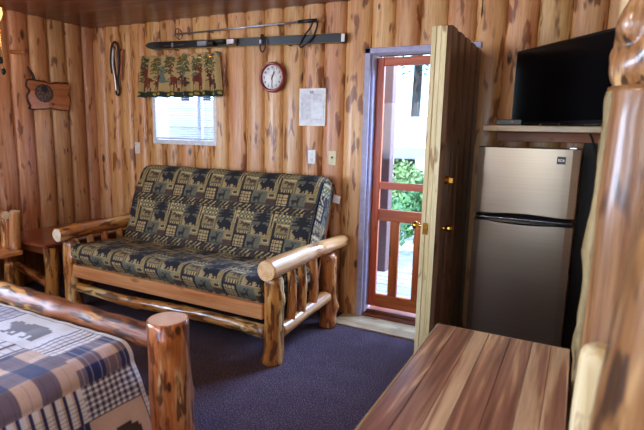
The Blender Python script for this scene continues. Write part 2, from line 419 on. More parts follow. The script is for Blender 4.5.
# ------------------------------------------------------------------ dimensions (metres)
H = 2.45
XR = 5.6; YB = -5.3
WX0, WX1, WZ0, WZ1 = .85, 1.625, 1.33, 2.03        # small window
DX0, DX1, DZ1 = 3.085, 3.868, 2.055                 # doorway

# ------------------------------------------------------------------ walls of half logs
def logwall(name, seams, umin, umax, place, holes, mat, zs=(0, H), bulge=.047, seg=16):
    mb = MB()
    us = []
    cuts = sorted(set([h[0] for h in holes] + [h[1] for h in holes]))
    for a, b in zip(seams, seams[1:]):
        lst = [a + (b-a)*(1-math.cos(PI*i/seg))/2 for i in range(seg+1)]
        lst = sorted(set([x for x in lst if umin <= x <= umax] + [c for c in cuts if a < c < b] + ([umin] if a < umin < b else []) + ([umax] if a < umax < b else [])))
        if len(lst) < 2: continue
        sd = rnd.random(); w = b-a; c = (a+b)/2
        jit = .93 + .14*rnd.random()
        for x0, x1 in zip(lst, lst[1:]):
            xm = (x0+x1)/2
            zi = [zs[0], zs[1]]; segs = [(zs[0], zs[1])]
            for (h0, h1, hz0, hz1) in holes:
                if h0 < xm < h1:
                    ns = []
                    for (s0, s1) in segs:
                        if hz0 > s0: ns.append((s0, min(hz0, s1)))
                        if hz1 < s1: ns.append((max(hz1, s0), s1))
                    segs = ns
            def d(x):
                t = (x-a)/w*2-1
                return bulge*jit*max(0, 1-abs(t)**2.6)**.62
            for (s0, s1) in segs:
                k = max(1, int((s1-s0)/.35)); vs = []; tc = []
                for i in range(k+1):
                    z = s0 + (s1-s0)*i/k
                    for x in (x0, x1):
                        wob = .002*noise.noise(Vector((sd*50, z*1.7, 0)))
                        vs.append(place(x, d(x) + wob, z)); tc.append((x-c, d(x), z))
                mb.add(vs, [(2*i, 2*i+1, 2*i+3, 2*i+2) for i in range(k)], 0, tc, sd, True)
    # weld along z columns inside a log so that the round face shades smoothly
    o = mb.build(name, mat)
    import bmesh
    bm = bmesh.new(); bm.from_mesh(o.data); bmesh.ops.remove_doubles(bm, verts=bm.verts, dist=.0004)
    for e in bm.edges:
        if len(e.link_faces) == 2 and e.calc_face_angle(0) > .7: e.smooth = False
    bmesh.ops.recalc_face_normals(bm, faces=bm.faces)
    bm.to_mesh(o.data); bm.free()
    return struct(o)
bseams = [-.02, .18, .368, .556, .746, .938, 1.135, 1.332, 1.53, 1.728, 1.922, 2.11, 2.297, 2.485, 2.673, 2.86, 3.068, 3.25, 3.437, 3.63, 3.825, 4.02, 4.215, 4.41, 4.605, 4.8, 4.995, 5.19, 5.385, 5.6]
bholes = [(WX0, WX1, WZ0, WZ1), (DX0, DX1, -.01, DZ1)]
logwall('wall_back', bseams, 0, XR, lambda u, d, z: (u, -d, z), bholes, M['wall'])
lseams = [-.152+.178*1.02*k for k in range(1, -30, -1)][::-1]
lseams = [s for s in lseams if s > YB-.2] ; lseams[-1] = 0.02
LW0, LW1 = -4.6, -2.9
logwall('wall_left', lseams, YB, 0, lambda u, d, z: (d, u, z), [(LW0, LW1, .95, 2.1)], M['wallL'])
rs_ = [YB+.19*k for k in range(29)]
logwall('wall_right', rs_, YB, 0, lambda u, d, z: (XR-d, u, z), [], M['wall'], seg=6)
RX0, RX1, RZ0, RZ1 = .9, 2.5, .85, 2.1
RX2, RX3 = 3.6, 5.0
logwall('wall_front', [.19*k for k in range(31)], 0, XR, lambda u, d, z: (u, YB+d, z), [(RX0, RX1, RZ0, RZ1), (RX2, RX3, RZ0, RZ1)], M['wall'], seg=6)
# outer skins, so the walls have thickness
M['siding'] = wood('brown_siding', (120,84,56), (100,68,44), (80,52,34), (60,38,24), patch_amt=.2, knot=.2, rough=.7)
def skin(name, mk, u0, u1, holes, zs=(-.4, H+.1)):
    us = sorted(set([u0, u1] + [h[0] for h in holes] + [h[1] for h in holes])); mb = MB()
    for a, b in zip(us, us[1:]):
        segs = [zs]
        for h in holes:
            if h[0] <= (a+b)/2 <= h[1]: segs = [(s0, s1) for s0, s1 in ((zs[0], h[2]), (h[3], zs[1])) if s1 > s0]
        for s0, s1 in segs: mb.box(mk(a, s0), mk(b, s1, 1))
    return struct(mb.build(name, M['siding']))
skin('trim_1', lambda u, z, k=0: (u, .055+.07*k, z), -.15, XR+.15, bholes)
skin('trim_2', lambda u, z, k=0: (-.07-.07*k, u, z), YB-.15, .125, [(LW0, LW1, .95, 2.1)])
skin('trim_3', lambda u, z, k=0: (XR+.07+.07*k, u, z), YB-.15, .125, [])
skin('trim_4', lambda u, z, k=0: (u, YB-.07-.07*k, z), -.15, XR+.15, [(RX0, RX1, RZ0, RZ1), (RX2, RX3, RZ0, RZ1)])
# floor and ceiling
struct(MB().box((-.14, YB-.14, -.12), (XR+.14, .05, 0)).build('floor', M['carpet']))
mb = MB()
k = 0
for i in range(5):
    y0 = YB-.14 + i*1.22; y1 = min(y0+1.218, .125)
    if y0 < .1: mb.box((-.14, y0, H), (XR+.14, y1, H+.1), 'x', sd=.1*i+.03)
struct(mb.build('ceiling', M['ceil']))
# pale boards in front of the door
mb = MB()
for i in range(3):
    y1 = -.035-.084*i; mb.box((2.93, y1-.082, 0), (4.02, y1, .012), 'x', bev=.002)
struct(mb.build('trim_5', M['sill']))

# ------------------------------------------------------------------ doorway, screen door, plank door
mb = MB()
mb.box((DX0-.045, -.062, 0), (DX0, .10, DZ1+.04), 'z', bev=.004)
mb.box((DX0-.045, -.062, DZ1), (DX1+.012, .10, DZ1+.04), 'x', bev=.004)
mb.box((DX1, -.035, 0), (DX1+.012, .10, DZ1+.04), 'z', bev=.003)
mb.box((DX0, -.035, .04), (DX0+.018, .10, DZ1), 'z', bev=.003)
struct(mb.build('trim_6', M['frame']))
mb = MB(); mb.box((DX0, -.03, 0.0), (DX1, .12, .03), 'x', bev=.005); mb.box((DX0, .02, .03), (DX1, .12, .055), 'x', bev=.004)
struct(mb.build('trim_7', M['table']))
sx0, sx1 = DX0+.02, DX1-.005
sd_ = struct(thing('door_2', 'red-brown wooden screen door with glass panes', 'door', (sx0, .045, .08)))
for k_ in ('label', 'category'): del sd_[k_]
Y0, Y1 = .028, .062
def bd(name, a, b, grain, mat=M['door'], bev=.004): return MB().box((a[0], Y0, a[1]), (b[0], Y1, b[1]), grain, bev=bev).build(name, mat, sd_)
bd('stile', (sx0, .085), (sx0+.06, 2.035), 'z'); bd('stile', (sx1-.06, .085), (sx1, 2.035), 'z')
bd('top_rail', (sx0+.06, 1.975), (sx1-.06, 2.035), 'x'); bd('middle_rail', (sx0+.06, 1.045), (sx1-.06, 1.10), 'x')
bd('lower_rail', (sx0+.06, .795), (sx1-.06, .885), 'x'); bd('bottom_rail', (sx0+.06, .085), (sx1-.06, .19), 'x')
for xa, xb in ((3.267, 3.341), (3.462, 3.536), (3.657, 3.731)): bd('muntin', (xa, .19), (xb, .795), 'z')
for (za, zb) in ((1.10, 1.975), (.885, 1.045), (.19, .795)):
    MB().box((sx0+.055, .043, za), (sx1-.055, .047, zb)).build('pane', M['glass'], sd_)

LX0, LX1 = 3.780, 3.882; LYF = -.925; LYH = -.045
ld = struct(thing('door_1', '', '', (LX0+.05, LYH, .02)))
for k_ in ('label', 'category'): del ld[k_]
mb = MB()
mb.box((LX0, LYF, .02), (LX0+.026, LYH, 2.035), 'z', bev=.003); mb.box((LX0+.028, LYF, .02), (LX0+.054, LYH, 2.035), 'z', bev=.003)
mb.build('core_boards', M['leafedge'], ld)
mb = MB(); npk = 5; wpk = (LYH-LYF)/npk
for i in range(npk):
    a = LYF+i*wpk; vs = []; tc = []; seg = 12; sdk = rnd.random()
    for z in (.02, .7, 1.4, 2.035):
        for j in range(seg+1):
            t = 2*j/seg-1; d = (.030+.022*max(0, 1-abs(t)**5)**.5) if abs(t) < .999 else .004
            vs.append((LX0+.054+d, a+.001+(wpk-.002)*j/seg, z)); tc.append((t*wpk/2, d, z))
    mb.add(vs, [(r*(seg+1)+j, r*(seg+1)+j+1, (r+1)*(seg+1)+j+1, (r+1)*(seg+1)+j) for r in range(3) for j in range(seg)], 0, tc, sdk, True)
    # top, bottom and the side caps of each half log
    for zi, z in ((0, .02), (3, 2.035)):
        ring = [vs[zi*(seg+1)+j] for j in range(seg+1)] + [(LX0+.054, a+wpk-.001, z), (LX0+.054, a+.001, z)]
        mb.add(ring, [tuple(range(len(ring)))], 0, [(0, 0, 0)]*len(ring), sdk)
mb.build('half_log_facing', M['leafface'], ld)
MB().box((LX0+.055, LYF-.001, .02), (LX0+.082, LYF+.004, 2.03), 'z').build('edge_strip', M['leafedge'], ld)
def knob(parent, y, z, x, s, name='door_knob', r=.023):
    return MB().lathe((x, y, z), (s, 0, 0), [(.03, 0), (.03, .006), (.012, .008), (.012, .03), (r*.8, .036), (r, .046), (r, .056), (r*.7, .068), (.003, .07)]).build(name, M['brass'], parent)
xf = LX0+.102
knob(ld, LYF+.07, .955, xf-.008, 1); knob(ld, LYF+.07, .955, LX0, -1)
MB().lathe((xf-.008, LYF+.07, 1.225), (1, 0, 0), [(.034, 0), (.034, .006), (.024, .012), (.022, .03), (.016, .032), (.003, .033)]).box((xf+.02, LYF+.063, 1.21), (xf+.045, LYF+.077, 1.24), bev=.002).build('deadbolt', M['brass'], ld)
MB().box((LX0+.012, LYF-.003, .92), (LX0+.042, LYF, .985), bev=.001).cyl((LX0+.027, LYF-.012, .953), (LX0+.027, LYF-.002, .953), .009).build('latch_plate', M['brass'], ld)
for z in (.25, 1.05, 1.85):
    MB().cyl((LX0-.004, LYH+.006, z-.04), (LX0-.004, LYH+.006, z+.04), .007, seg=10).box((LX0-.002, LYH-.035, z-.04), (LX0, LYH+.004, z+.04)).build('hinge', M['brass'], ld)

# ------------------------------------------------------------------ small window, blind, valance
wf = struct(thing('window_1', '', '', (WX0, .02, WZ0)))
for k_ in ('label', 'category'): del wf[k_]
mb = MB()
mb.box((WX0, -.05, WZ0), (WX0+.035, .12, WZ1)).box((WX1-.035, -.05, WZ0), (WX1, .12, WZ1)).box((WX0, -.055, WZ0), (WX1, .12, WZ0+.04)).box((WX0, -.05, WZ1-.035), (WX1, .12, WZ1))
mb.build('window_frame', M['white'], wf)
MB().box((1.335, .03, WZ0+.04), (1.375, .07, WZ1-.035), bev=.003).build('mullion', M['white'], wf)
MB().box((WX0+.035, .055, WZ0+.04), (WX1-.035, .059, WZ1-.035)).build('pane', M['glass'], wf)
bl = thing('window_blind', 'white horizontal slat blind lowered over the small window', 'blind', (1.24, -.03, WZ0+.045))
mb = MB(); z = WZ0+.075; rt = Matrix.Rotation(.22, 3, 'X')
while z < WZ1-.06:
    mb.box((WX0+.042, -.040, z-.0007), (WX1-.042, -.016, z+.0007), rot=rt); z += .0215
mb.build('slats', M['blind'], bl)
MB().box((WX0+.042, -.042, WZ0+.045), (WX1-.042, -.014, WZ0+.062), bev=.003).build('bottom_rail', M['blind'], bl)
MB().box((WX0+.04, -.046, WZ1-.065), (WX1-.04, -.010, WZ1-.036), bev=.003).build('head_rail', M['blind'], bl)
for x in (.98, 1.5): MB().cyl((x, -.043, WZ0+.05), (x, -.043, WZ1-.05), .0012, seg=6).build('cord', M['white'], bl)

STAG = ["X..X..X...X......", ".X.XX.XX..X......", "..XX...XXX.......", "...XXXXX.........", "...XXXXXX........", "..XXXXXX.........", ".XXXXXX..........", "....XXXX.........", "....XXXX.........", "....XXXXX........", "....XXXXXXXXXX...", "....XXXXXXXXXXXX.", "....XXXXXXXXXXXXX", "....XXXXXXXXXXX.X", "....XXXXXXXXXXX..", "....XXXX...XXXX..", "....XX.X...XX.X..", "....XX.X....X.X..", "....X..X....X.X..", "....X..X....X..X.", "....X..X....X..X.", "....X..X....X..X."]
DEER = ["...X...X.....", "....XXX......", "....XX.......", "....XXX......", ".....XX......", ".....XXXXXXX.", ".....XXXXXXXX", ".....XXXXXXX.", ".....XX..XXX.", ".....X....XX.", ".....X....X..", ".....X....X..", ".....X....X.."]
BEAR = ["..............", ".....XXXXXX...", ".XX.XXXXXXXXX.", "XXXXXXXXXXXXXX", "XXXXXXXXXXXXXX", ".XXXXXXXXXXXXX", "..XXXXXXXXXXXX", "...XXXX..XXXXX", "...XX.X...X.XX", "..XX.XX..XX.XX"]
MOOSE = ["XX.X.........", ".XXX.........", "..XXX..XX....", ".XXXXXXXXXXX.", "XXX.XXXXXXXXX", "....XXXXXXXXX", "....XXXXXXXX.", "....XX...XX..", "....X.X..X.X.", "....X.X..X.X."]
TREE = [".....XX.....", "....XXXX....", "..XXXXXXXX..", "....XXXX....", "..XXXXXXXX..", ".XXXXXXXXXX.", "...XXXXXX...", ".XXXXXXXXXX.", "XXXXXXXXXXXX", ".....XX.....", ".....XX....."]
def stamp(a, pic, x, y, w, h, col, flip=False):
    """draw a bitmap into the tile a (rows go down)"""
    p = np.array([[c == 'X' for c in r.ljust(max(map(len, pic)), '.')] for r in pic])
    if flip: p = p[:, ::-1]
    for j in range(h):
        for i in range(w):
            if p[int(j*p.shape[0]/h), int(i*p.shape[1]/w)]:
                a[(y+j) % a.shape[0], (x+i) % a.shape[1]] = col

# valance
vx0, vx1 = .765, 1.69; vn, vm = 300, 110
mb = MB(); vs = []; cols = []
tile = np.zeros((vm+1, vn+1, 3))
sand = lin((190,160,104)); grn = lin((50,74,50)); dg = lin((32,50,40)); br = lin((112,46,22)); dr = lin((84,34,22)); gold = lin((176,150,60)); blu = lin((96,116,104))
for j in range(vm+1):
    for i in range(vn+1):
        q = noise.noise(Vector((i/26, j/40, 3)))
        tile[j, i] = sand*(1-.12*abs(q)) if q > -.28 else blu
rv = random.Random(4)
for cx in range(8, vn, 50):
    for k in range(70):
        bx = cx+rv.randint(-6, 26); by = rv.randint(0, 40 if k % 4 else 70); s_ = rv.randint(4, 9)
        for a_ in range(s_*2):
            x = bx+a_-s_; y = by+abs(a_-s_)//2
            if 0 <= x <= vn and 0 <= y < vm: tile[y:y+3, x] = (grn, dg, gold*.6)[rv.randint(0, 2)]
    for k in range(9):
        x = min(vn-8, cx+14+rv.randint(-3, 8)); y = rv.randint(55, 84); tile[y:y+8, x:x+7] = (dr, grn, dg)[rv.randint(0, 2)]
for k, x in enumerate((12, 60, 112, 150, 200, 252)): stamp(tile, STAG, x-4, 24 if k % 2 == 0 else 42, 46 if k % 2 == 0 else 36, 70 if k % 2 == 0 else 52, br if k % 2 == 0 else dr, k % 3 == 1)
tile[:, :2] = dg
tile[94:, :] = dg; tile[94:96, :] = gold*.7
for x in range(8, vn, 26):
    for a_ in range(-5, 6):
        for b_ in range(-4, 5):
            if a_*a_/25+b_*b_/16 <= 1 and 0 <= x+a_ <= vn: tile[102+b_, x+a_] = gold
for j in range(vm+1):
    t = j/vm
    for i in range(vn+1):
        u = i/vn; sp = (u-.5)*(1+.075*t)
        x = (vx0+vx1)/2 + sp*(vx1-vx0) + (.012*t if u > .5 else -.012*t)
        fold = math.sin(u*2*PI*7.5+1.2*math.sin(u*9))*(.009+.015*t) + .006*math.sin(u*61)*(1-t)
        z = 2.125 - .365*t + .008*math.sin(u*40)*(1 if t > .97 else 0)*0 + .004*math.sin(u*2*PI*7.5)*t + (.012*math.sin(u*47)+.006 if j == 0 else 0)
        vs.append((x, -.085-fold-.02*t, z)); cols.append(tile[j, i])
nv = len(vs)
vs2 = vs + [(x, y+.0025, z) for x, y, z in vs]
F_ = [(j*(vn+1)+i, j*(vn+1)+i+1, (j+1)*(vn+1)+i+1, (j+1)*(vn+1)+i) for j in range(vm) for i in range(vn)]
F2 = [tuple(nv+q for q in f[::-1]) for f in F_]
rim = [i for i in range(vn+1)] + [(j)*(vn+1)+vn for j in range(1, vm+1)] + [vm*(vn+1)+i for i in range(vn-1, -1, -1)] + [j*(vn+1) for j in range(vm-1, 0, -1)]
F3 = [(rim[k], rim[(k+1) % len(rim)], nv+rim[(k+1) % len(rim)], nv+rim[k]) for k in range(len(rim))]
va = thing('window_valance', 'gathered valance printed with brown deer and green trees above the small window', 'curtain', (1.22, -.09, 1.76))
MB().add(vs2, F_+F2+F3, 0, None, 0, True).build('fabric', M['valance'], va, cols=np.array(cols+cols))
MB().cyl((vx0-.01, -.078, 2.10), (vx1+.01, -.078, 2.10), .006, seg=10).build('curtain_rod', M['brass'], va)
for x in (vx0+.01, vx1-.01): MB().cyl((x, -.078, 2.10), (x, -.02, 2.10), .005, seg=8).build('bracket', M['brass'], va)

# ------------------------------------------------------------------ things on the back wall
WY = -.043
# ski
ski = thing('snow_ski', 'long black downhill ski with grey binding mounted level on the wall above the valance', 'ski', (1.86, -.09, 2.18))
mb = MB(); n = 60; vs = []
A = Vector((.868, -.095, 2.225)); B = Vector((2.885, -.075, 2.176))
for i in range(n+1):
    t = i/n; c = A.lerp(B, t); hw = .036*(1-.12*math.sin(PI*t))
    if t < .06: hw *= math.sqrt(max(.02, 1-((.06-t)/.06)**2))
    th = .006+.007*math.sin(PI*min(1, max(0, t)))
    cy = c.y - (.03*((.1-t)/.1)**2 if t < .1 else 0)
    for (dz, dy) in ((-hw, th), (hw, th), (hw, -th), (hw*.9, -th-.002), (-hw*.9, -th-.002), (-hw, -th)): vs.append((c.x, cy+dy, c.z+dz))
fs = [(i*6+j, i*6+(j+1) % 6, (i+1)*6+(j+1) % 6, (i+1)*6+j) for i in range(n) for j in range(6)] + [(5,4,3,2,1,0), tuple(n*6+j for j in range(6))]
mb.add(vs, fs, 0); mb.build('ski_body', M['skidark'], ski)
def onski(x, dz=0, dy=0):
    t = (x-A.x)/(B.x-A.x); c = A.lerp(B, t); return Vector((x, c.y-.018+dy, c.z+dz))
def sbox(name, xa, xb, z0, z1, d, mat, bev=.003):
    p = onski(xa, z0); q = onski(xb, z1); return MB().box((p.x, p.y-d, p.z), (q.x, q.y+.004, q.z), bev=bev).build(name, mat, ski)
sbox('tip_mark', .856, .892, -.016, .016, .0, M['yellow'])
for zz in (.033, -.033):
    p, q = onski(.96, zz), onski(2.86, zz); MB().cyl(p, q, .0016, seg=6).build('metal_edge', M['yellow'], ski)
sbox('graphic_stripe', 1.08, 1.32, -.006, -.001, .0005, M['skigrey'], 0)
sbox('graphic_stripe', 1.17, 1.19, -.02, .018, .0007, M['skigrey'], 0)
b1 = sbox('toe_binding', 1.49, 1.60, -.022, .022, .035, M['skigrey'], .008)
sbox('toe_clamp', 1.60, 1.68, -.028, .015, .045, M['black'], .01)
sbox('heel_clamp', 1.70, 1.80, -.018, .024, .05, M['black'], .012)
sbox('heel_binding', 1.81, 1.90, -.03, .03, .04, M['steel'], .01)
sbox('tail_cap', 2.855, 2.885, -.03, .03, .001, M['plate'], .003)
for x in (1.2, 2.4): MB().cyl((x, WY+.01, onski(x).z-.038), (x, -.10, onski(x).z-.040), .004, seg=8).build('hook', M['iron'], ski)
# pole
sp = thing('ski_pole', 'thin silver ski pole with black grip and basket hung above the black ski', 'ski pole', (1.9, -.10, 2.32))
pa = Vector((1.19, -.10, 2.308)); pb = Vector((2.60, -.085, 2.320))
MB().cyl(pa, pb, .006, .008, seg=12).build('shaft', M['alum'], sp)
MB().cyl(Vector((2.48, -.087, 2.3217)), Vector((2.635, -.085, 2.3195)), .013, .015, seg=12).build('grip', M['black'], sp)
bc = Vector((1.25, -.10, 2.3085))
mb = MB(); ring = [bc + Vector((0, .045*math.cos(a), .045*math.sin(a))) for a in np.linspace(0, 2*PI, 17)]
mb.tube(ring, .0035, 6, n=2)
for a in (0, PI/2, PI, 3*PI/2): mb.cyl(bc, bc+Vector((0, .045*math.cos(a), .045*math.sin(a))), .003, seg=6)
mb.build('basket', M['black'], sp)
MB().tube([(2.62, -.09, 2.325), (2.655, -.10, 2.29), (2.62, -.10, 2.20), (2.55, -.105, 2.14), (2.52, -.105, 2.125), (2.50, -.10, 2.14), (2.53, -.10, 2.2), (2.585, -.095, 2.26), (2.61, -.09, 2.31)], .007, 8).build('wrist_strap', M['leather'], sp)
MB().tube([(1.25, -.1, 2.3085), (1.20, -.1, 2.308), (1.17, -.1, 2.3075)], .004, 6).build('tip', M['steel'], sp)
for x in (1.6, 2.3): MB().cyl((x, WY+.01, 2.300+(x-1.19)*.0085), (x, -.108, 2.298+(x-1.19)*.0085), .003, seg=8).build('nail', M['iron'], sp)
# strap loop over ski
st = thing('leather_strap', 'small dark leather loop hung over the ski beside the clock', 'strap', (2.16, -.11, 2.10))
MB().tube([(2.15, -.10, 2.235), (2.185, -.118, 2.20), (2.19, -.118, 2.14), (2.165, -.118, 2.105), (2.14, -.118, 2.13), (2.145, -.118, 2.19), (2.14, -.10, 2.24), (2.15, -.085, 2.243)], .006, 8).build('loop', M['leather'], st)
MB().cyl((2.145, WY+.012, 2.236), (2.145, -.112, 2.238), .004, seg=8).build('nail', M['iron'], st)
MB().box((2.138, -.126, 2.17), (2.152, -.112, 2.20), bev=.002).build('buckle', M['steel'], st)
# clock
ck = thing('wall_clock', 'round red rimmed wall clock with white dial', 'clock', (2.232, -.06, 1.78))
cc = Vector((2.232, WY, 1.908)); R_ = .122
MB().lathe(cc, (0, -1, 0), [(R_*.96, 0), (R_, .01), (R_, .035), (R_*.96, .05), (R_*.88, .052), (R_*.80, .042), (R_*.80, .03), (.001, .03)], 40).build('rim', M['red'], ck)
MB().lathe(cc, (0, -1, 0), [(R_*.80, .030), (R_*.80, .034), (.001, .034)], 40).build('dial', M['face'], ck)
DIG = {'1': ["01","11","01","01","01"], '2': ["11","01","11","10","11"], '3': ["11","01","11","01","11"], '4': ["101","101","111","001","001"], '5': ["11","10","11","01","11"], '6': ["11","10","11","11","11"],
       '7': ["11","01","01","01","01"], '8': ["111","101","111","101","111"], '9': ["11","11","11","01","11"], '0': ["111","101","101","101","111"]}
for h in range(1, 13):
    mb = MB()
    a = h/12*2*PI; cx_, cz_ = cc.x+math.sin(a)*R_*.64, cc.z+math.cos(a)*R_*.64
    px = .0035; s_ = str(h); wt = sum(len(DIG[c][0]) for c in s_)+len(s_)-1; xx = cx_-wt*px/2
    for c in s_:
        for r_, row in enumerate(DIG[c]):
            for q_, b_ in enumerate(row):
                if b_ == '1': mb.box((xx+q_*px, cc.y-.0355, cz_+2.5*px-r_*px), (xx+(q_+1)*px, cc.y-.0338, cz_+1.5*px-r_*px))
        xx += (len(DIG[c][0])+1)*px
    mb.build('numeral', M['black'], ck)
def hand(name, ang, ln, w):
    r = Matrix.Rotation(ang, 3, 'Y'); MB().box((cc.x-w, cc.y-.038, cc.z-.02), (cc.x+w, cc.y-.036, cc.z+ln), rot=r, piv=(cc.x, cc.y-.037, cc.z)).build(name, M['black'], ck)
hand('minute_hand', math.radians(182), .075, .0032); hand('hour_hand', math.radians(28), .05, .004); hand('second_hand', math.radians(18), .07, .0012)
MB().lathe(cc, (0, -1, 0), [(.006, .034), (.006, .041), (.001, .042)], 12).build('hub', M['black'], ck)
# framed notice
fr = thing('framed_notice', 'framed white paper notice in a clear sleeve right of the clock', 'picture', (2.598, -.05, 1.52))
MB().box((2.478, WY-.014, 1.520), (2.718, WY+.006, 1.815), bev=.003).build('backing_frame', M['plate'], fr)
MB().box((2.492, WY-.0165, 1.535), (2.704, WY-.0145, 1.80)).build('paper', M['paper'], fr)
mb = MB(); z = 1.765; rt_ = random.Random(9)
mb.box((2.575, WY-.0175, 1.772), (2.612, WY-.0166, 1.795))
while z > 1.57:
    x = 2.50
    while x < 2.585:
        w = .006+.016*rt_.random(); mb.box((x, WY-.0172, z-.0022), (min(x+w, 2.59), WY-.0166, z+.0008)); x += w+.005
    if z > 1.70 or z < 1.62:
        x = 2.61
        while x < 2.685:
            w = .006+.016*rt_.random(); mb.box((x, WY-.0172, z-.0022), (min(x+w, 2.69), WY-.0166, z+.0008)); x += w+.005
    z -= .0095
mb.build('printed_text', M['ink'], fr)
MB().box((2.608, WY-.0175, 1.575), (2.70, WY-.0166, 1.70)).build('stuck_card', M['white'], fr)
# plates
def plate(name, label, cat, cx, cz, mat, kind, group=None, yaw=0):
    t = thing(name, label, cat, (cx, WY, cz-.057), group)
    MB().box((cx-.035, WY-.006, cz-.057), (cx+.035, WY+.008, cz+.057), bev=.003).build('cover_plate', mat, t)
    if kind == 'outlet':
        for dz in (-.02, .02):
            s = MB().box((cx-.014, WY-.009, cz+dz-.013), (cx+.014, WY-.004, cz+dz+.013), bev=.003).build('receptacle', mat, t)
            MB().box((cx-.007, WY-.0095, cz+dz-.004), (cx-.005, WY-.0088, cz+dz+.006)).box((cx+.005, WY-.0095, cz+dz-.004), (cx+.007, WY-.0088, cz+dz+.006)).build('slots', M['black'], s)
    else:
        MB().box((cx-.005, WY-.016, cz-.004), (cx+.005, WY-.004, cz+.012), bev=.002).build('toggle', M['black'] if kind == 'dark' else mat, t)
    for dz in (-.042, .042) if kind != 'outlet' else (0,): MB().cyl((cx, WY-.0075, cz+dz), (cx, WY-.005, cz+dz), .003, seg=8).build('screw', M['steel'], t)
plate('wall_outlet', 'white wall outlet below the framed notice', 'outlet', 2.598, 1.272, M['plate'], 'outlet')
plate('light_switch', 'ivory light switch plate just right of the white outlet', 'light switch', 2.784, 1.272, M['ivory'], 'dark')
plate('light_switch', 'white light switch plate left of the small window', 'light switch', .625, 1.278, M['plate'], 'switch')
# hanging tack by the corner
tk = thing('hanging_harness', 'dark narrow looped strap with an orange stick hung near the room corner', 'wall decoration', (.42, -.07, 1.79))
yk = -.075
MB().tube([(.345, yk, 2.0), (.335, yk, 2.13), (.36, yk, 2.26), (.405, yk, 2.295), (.445, yk, 2.26), (.455, yk, 2.15), (.44, yk, 2.02), (.425, yk, 1.93), (.44, yk, 1.82), (.415, yk, 1.79), (.39, yk, 1.82), (.40, yk, 1.93), (.385, yk, 2.05), (.375, yk, 2.18), (.395, yk, 2.25)], .011, 8).build('loop', M['leather'], tk)
MB().tube([(.395, yk-.012, 2.24), (.385, yk-.02, 2.1), (.405, yk-.015, 1.92), (.41, yk-.012, 1.83)], .012, 8).build('metal_bar', M['steel'], tk)
MB().log([(.505, yk, 2.22), (.487, yk-.005, 2.05), (.468, yk, 1.93)], [.011, .012, .009], seg=10, bump=.05, knots=0).build('stick', [M['stick'], M['stick']], tk)
MB().tube([(.45, yk, 2.2), (.475, yk, 2.22), (.505, yk, 2.2)], .008, 6).build('tie', M['leather'], tk)
MB().cyl((.405, WY+.01, 2.285), (.405, yk-.012, 2.285), .004, seg=8).build('nail', M['iron'], tk)

# ------------------------------------------------------------------ left wall
pq = thing('wooden_plaque', 'wavy edged wooden plaque with a dark painted pot on the left wall', 'plaque', (.06, -.56, 1.63))
ny, nz_ = 90, 60; vs = []; cols = []
y0, y1, z0, z1 = -.765, -.355, 1.625, 1.882
for j in range(nz_+1):
    for i in range(ny+1):
        u = i/ny; v = j/nz_
        ex = .012*math.sin(v*13)+.004*math.sin(v*23); ez = .008*math.sin(u*9)+.003*math.sin(u*21)
        y = y0+(y1-y0)*u + ex*(1-2*u)*(1 if abs(2*u-1) > .0 else 0)*abs(2*u-1)
        z = z0+(z1-z0)*v + ez*(2*v-1)*abs(2*v-1)
        e = min(u, 1-u)*(y1-y0); e2 = min(v, 1-v)*(z1-z0); ed = min(e, e2)
        x = .045+.030 - (.008*(1-min(1, ed/.012))**2)
        c = lin((196,122,72))*(.85+.3*noise.noise(Vector((u*2, v*14, 1)))) if u > .30 or v > .6 else lin((206,142,112))
        if u < .45 and v < .38+.12*math.sin(u*7): c = lin((204,144,120))
        if ed < .008 or (v > .94): c = lin((58,28,16))
        dy, dz = (y-(y0+.15)), (z-(z0+.145)); rr = math.hypot(dy*.9, dz)
        if rr < .082 and rr > .068: c = lin((60,44,38))
        if rr < .068: c = lin((120,92,70)) if noise.noise(Vector((y*60, z*60, 0))) > 0 else lin((70,52,44))
        if math.hypot(dy-.005, dz-.04) < .032: c = lin((16,18,24))
        if math.hypot((dy-.03)/1, (dz+.05)) < .022: c = lin((80,60,50))
        if math.hypot((dy-.08)/1.3, dz+.095) < .014: c = lin((110,28,20))
        vs.append((x, y, z)); cols.append(c)
nv = len(vs)
F_ = [(j*(ny+1)+i, j*(ny+1)+i+1, (j+1)*(ny+1)+i+1, (j+1)*(ny+1)+i) for j in range(nz_) for i in range(ny)]
vb = [(.040, y, z) for x, y, z in vs]
rim = [i for i in range(ny+1)] + [j*(ny+1)+ny for j in range(1, nz_+1)] + [nz_*(ny+1)+i for i in range(ny-1, -1, -1)] + [j*(ny+1) for j in range(nz_-1, 0, -1)]
F3 = [(rim[k], rim[(k+1) % len(rim)], nv+rim[(k+1) % len(rim)], nv+rim[k]) for k in range(len(rim))]
MB().add(vs+vb, F_+[tuple(nv+q for q in f[::-1]) for f in F_]+F3, 0).build('slab', M['plaque'], pq, cols=np.array(cols+[lin((70,36,20))]*nv))
MB().tube([(.055, -.70, 1.87), (.058, -.715, 1.93), (.05, -.735, 1.985), (.048, -.745, 1.99)], .006, 6).tube([(.055, -.68, 1.87), (.058, -.70, 1.93), (.05, -.735, 1.985)], .006, 6).build('hanging_thong', M['leather'], pq)
pg = MB().log([(.03, -.87, 2.105), (.13, -.83, 2.10)], [.018, .016], seg=12, bump=.03, knots=0).build('wooden_peg', [M['stick'], M['end']])
tag(pg, 'short orange wooden peg high on the left wall above the plaque', 'peg')

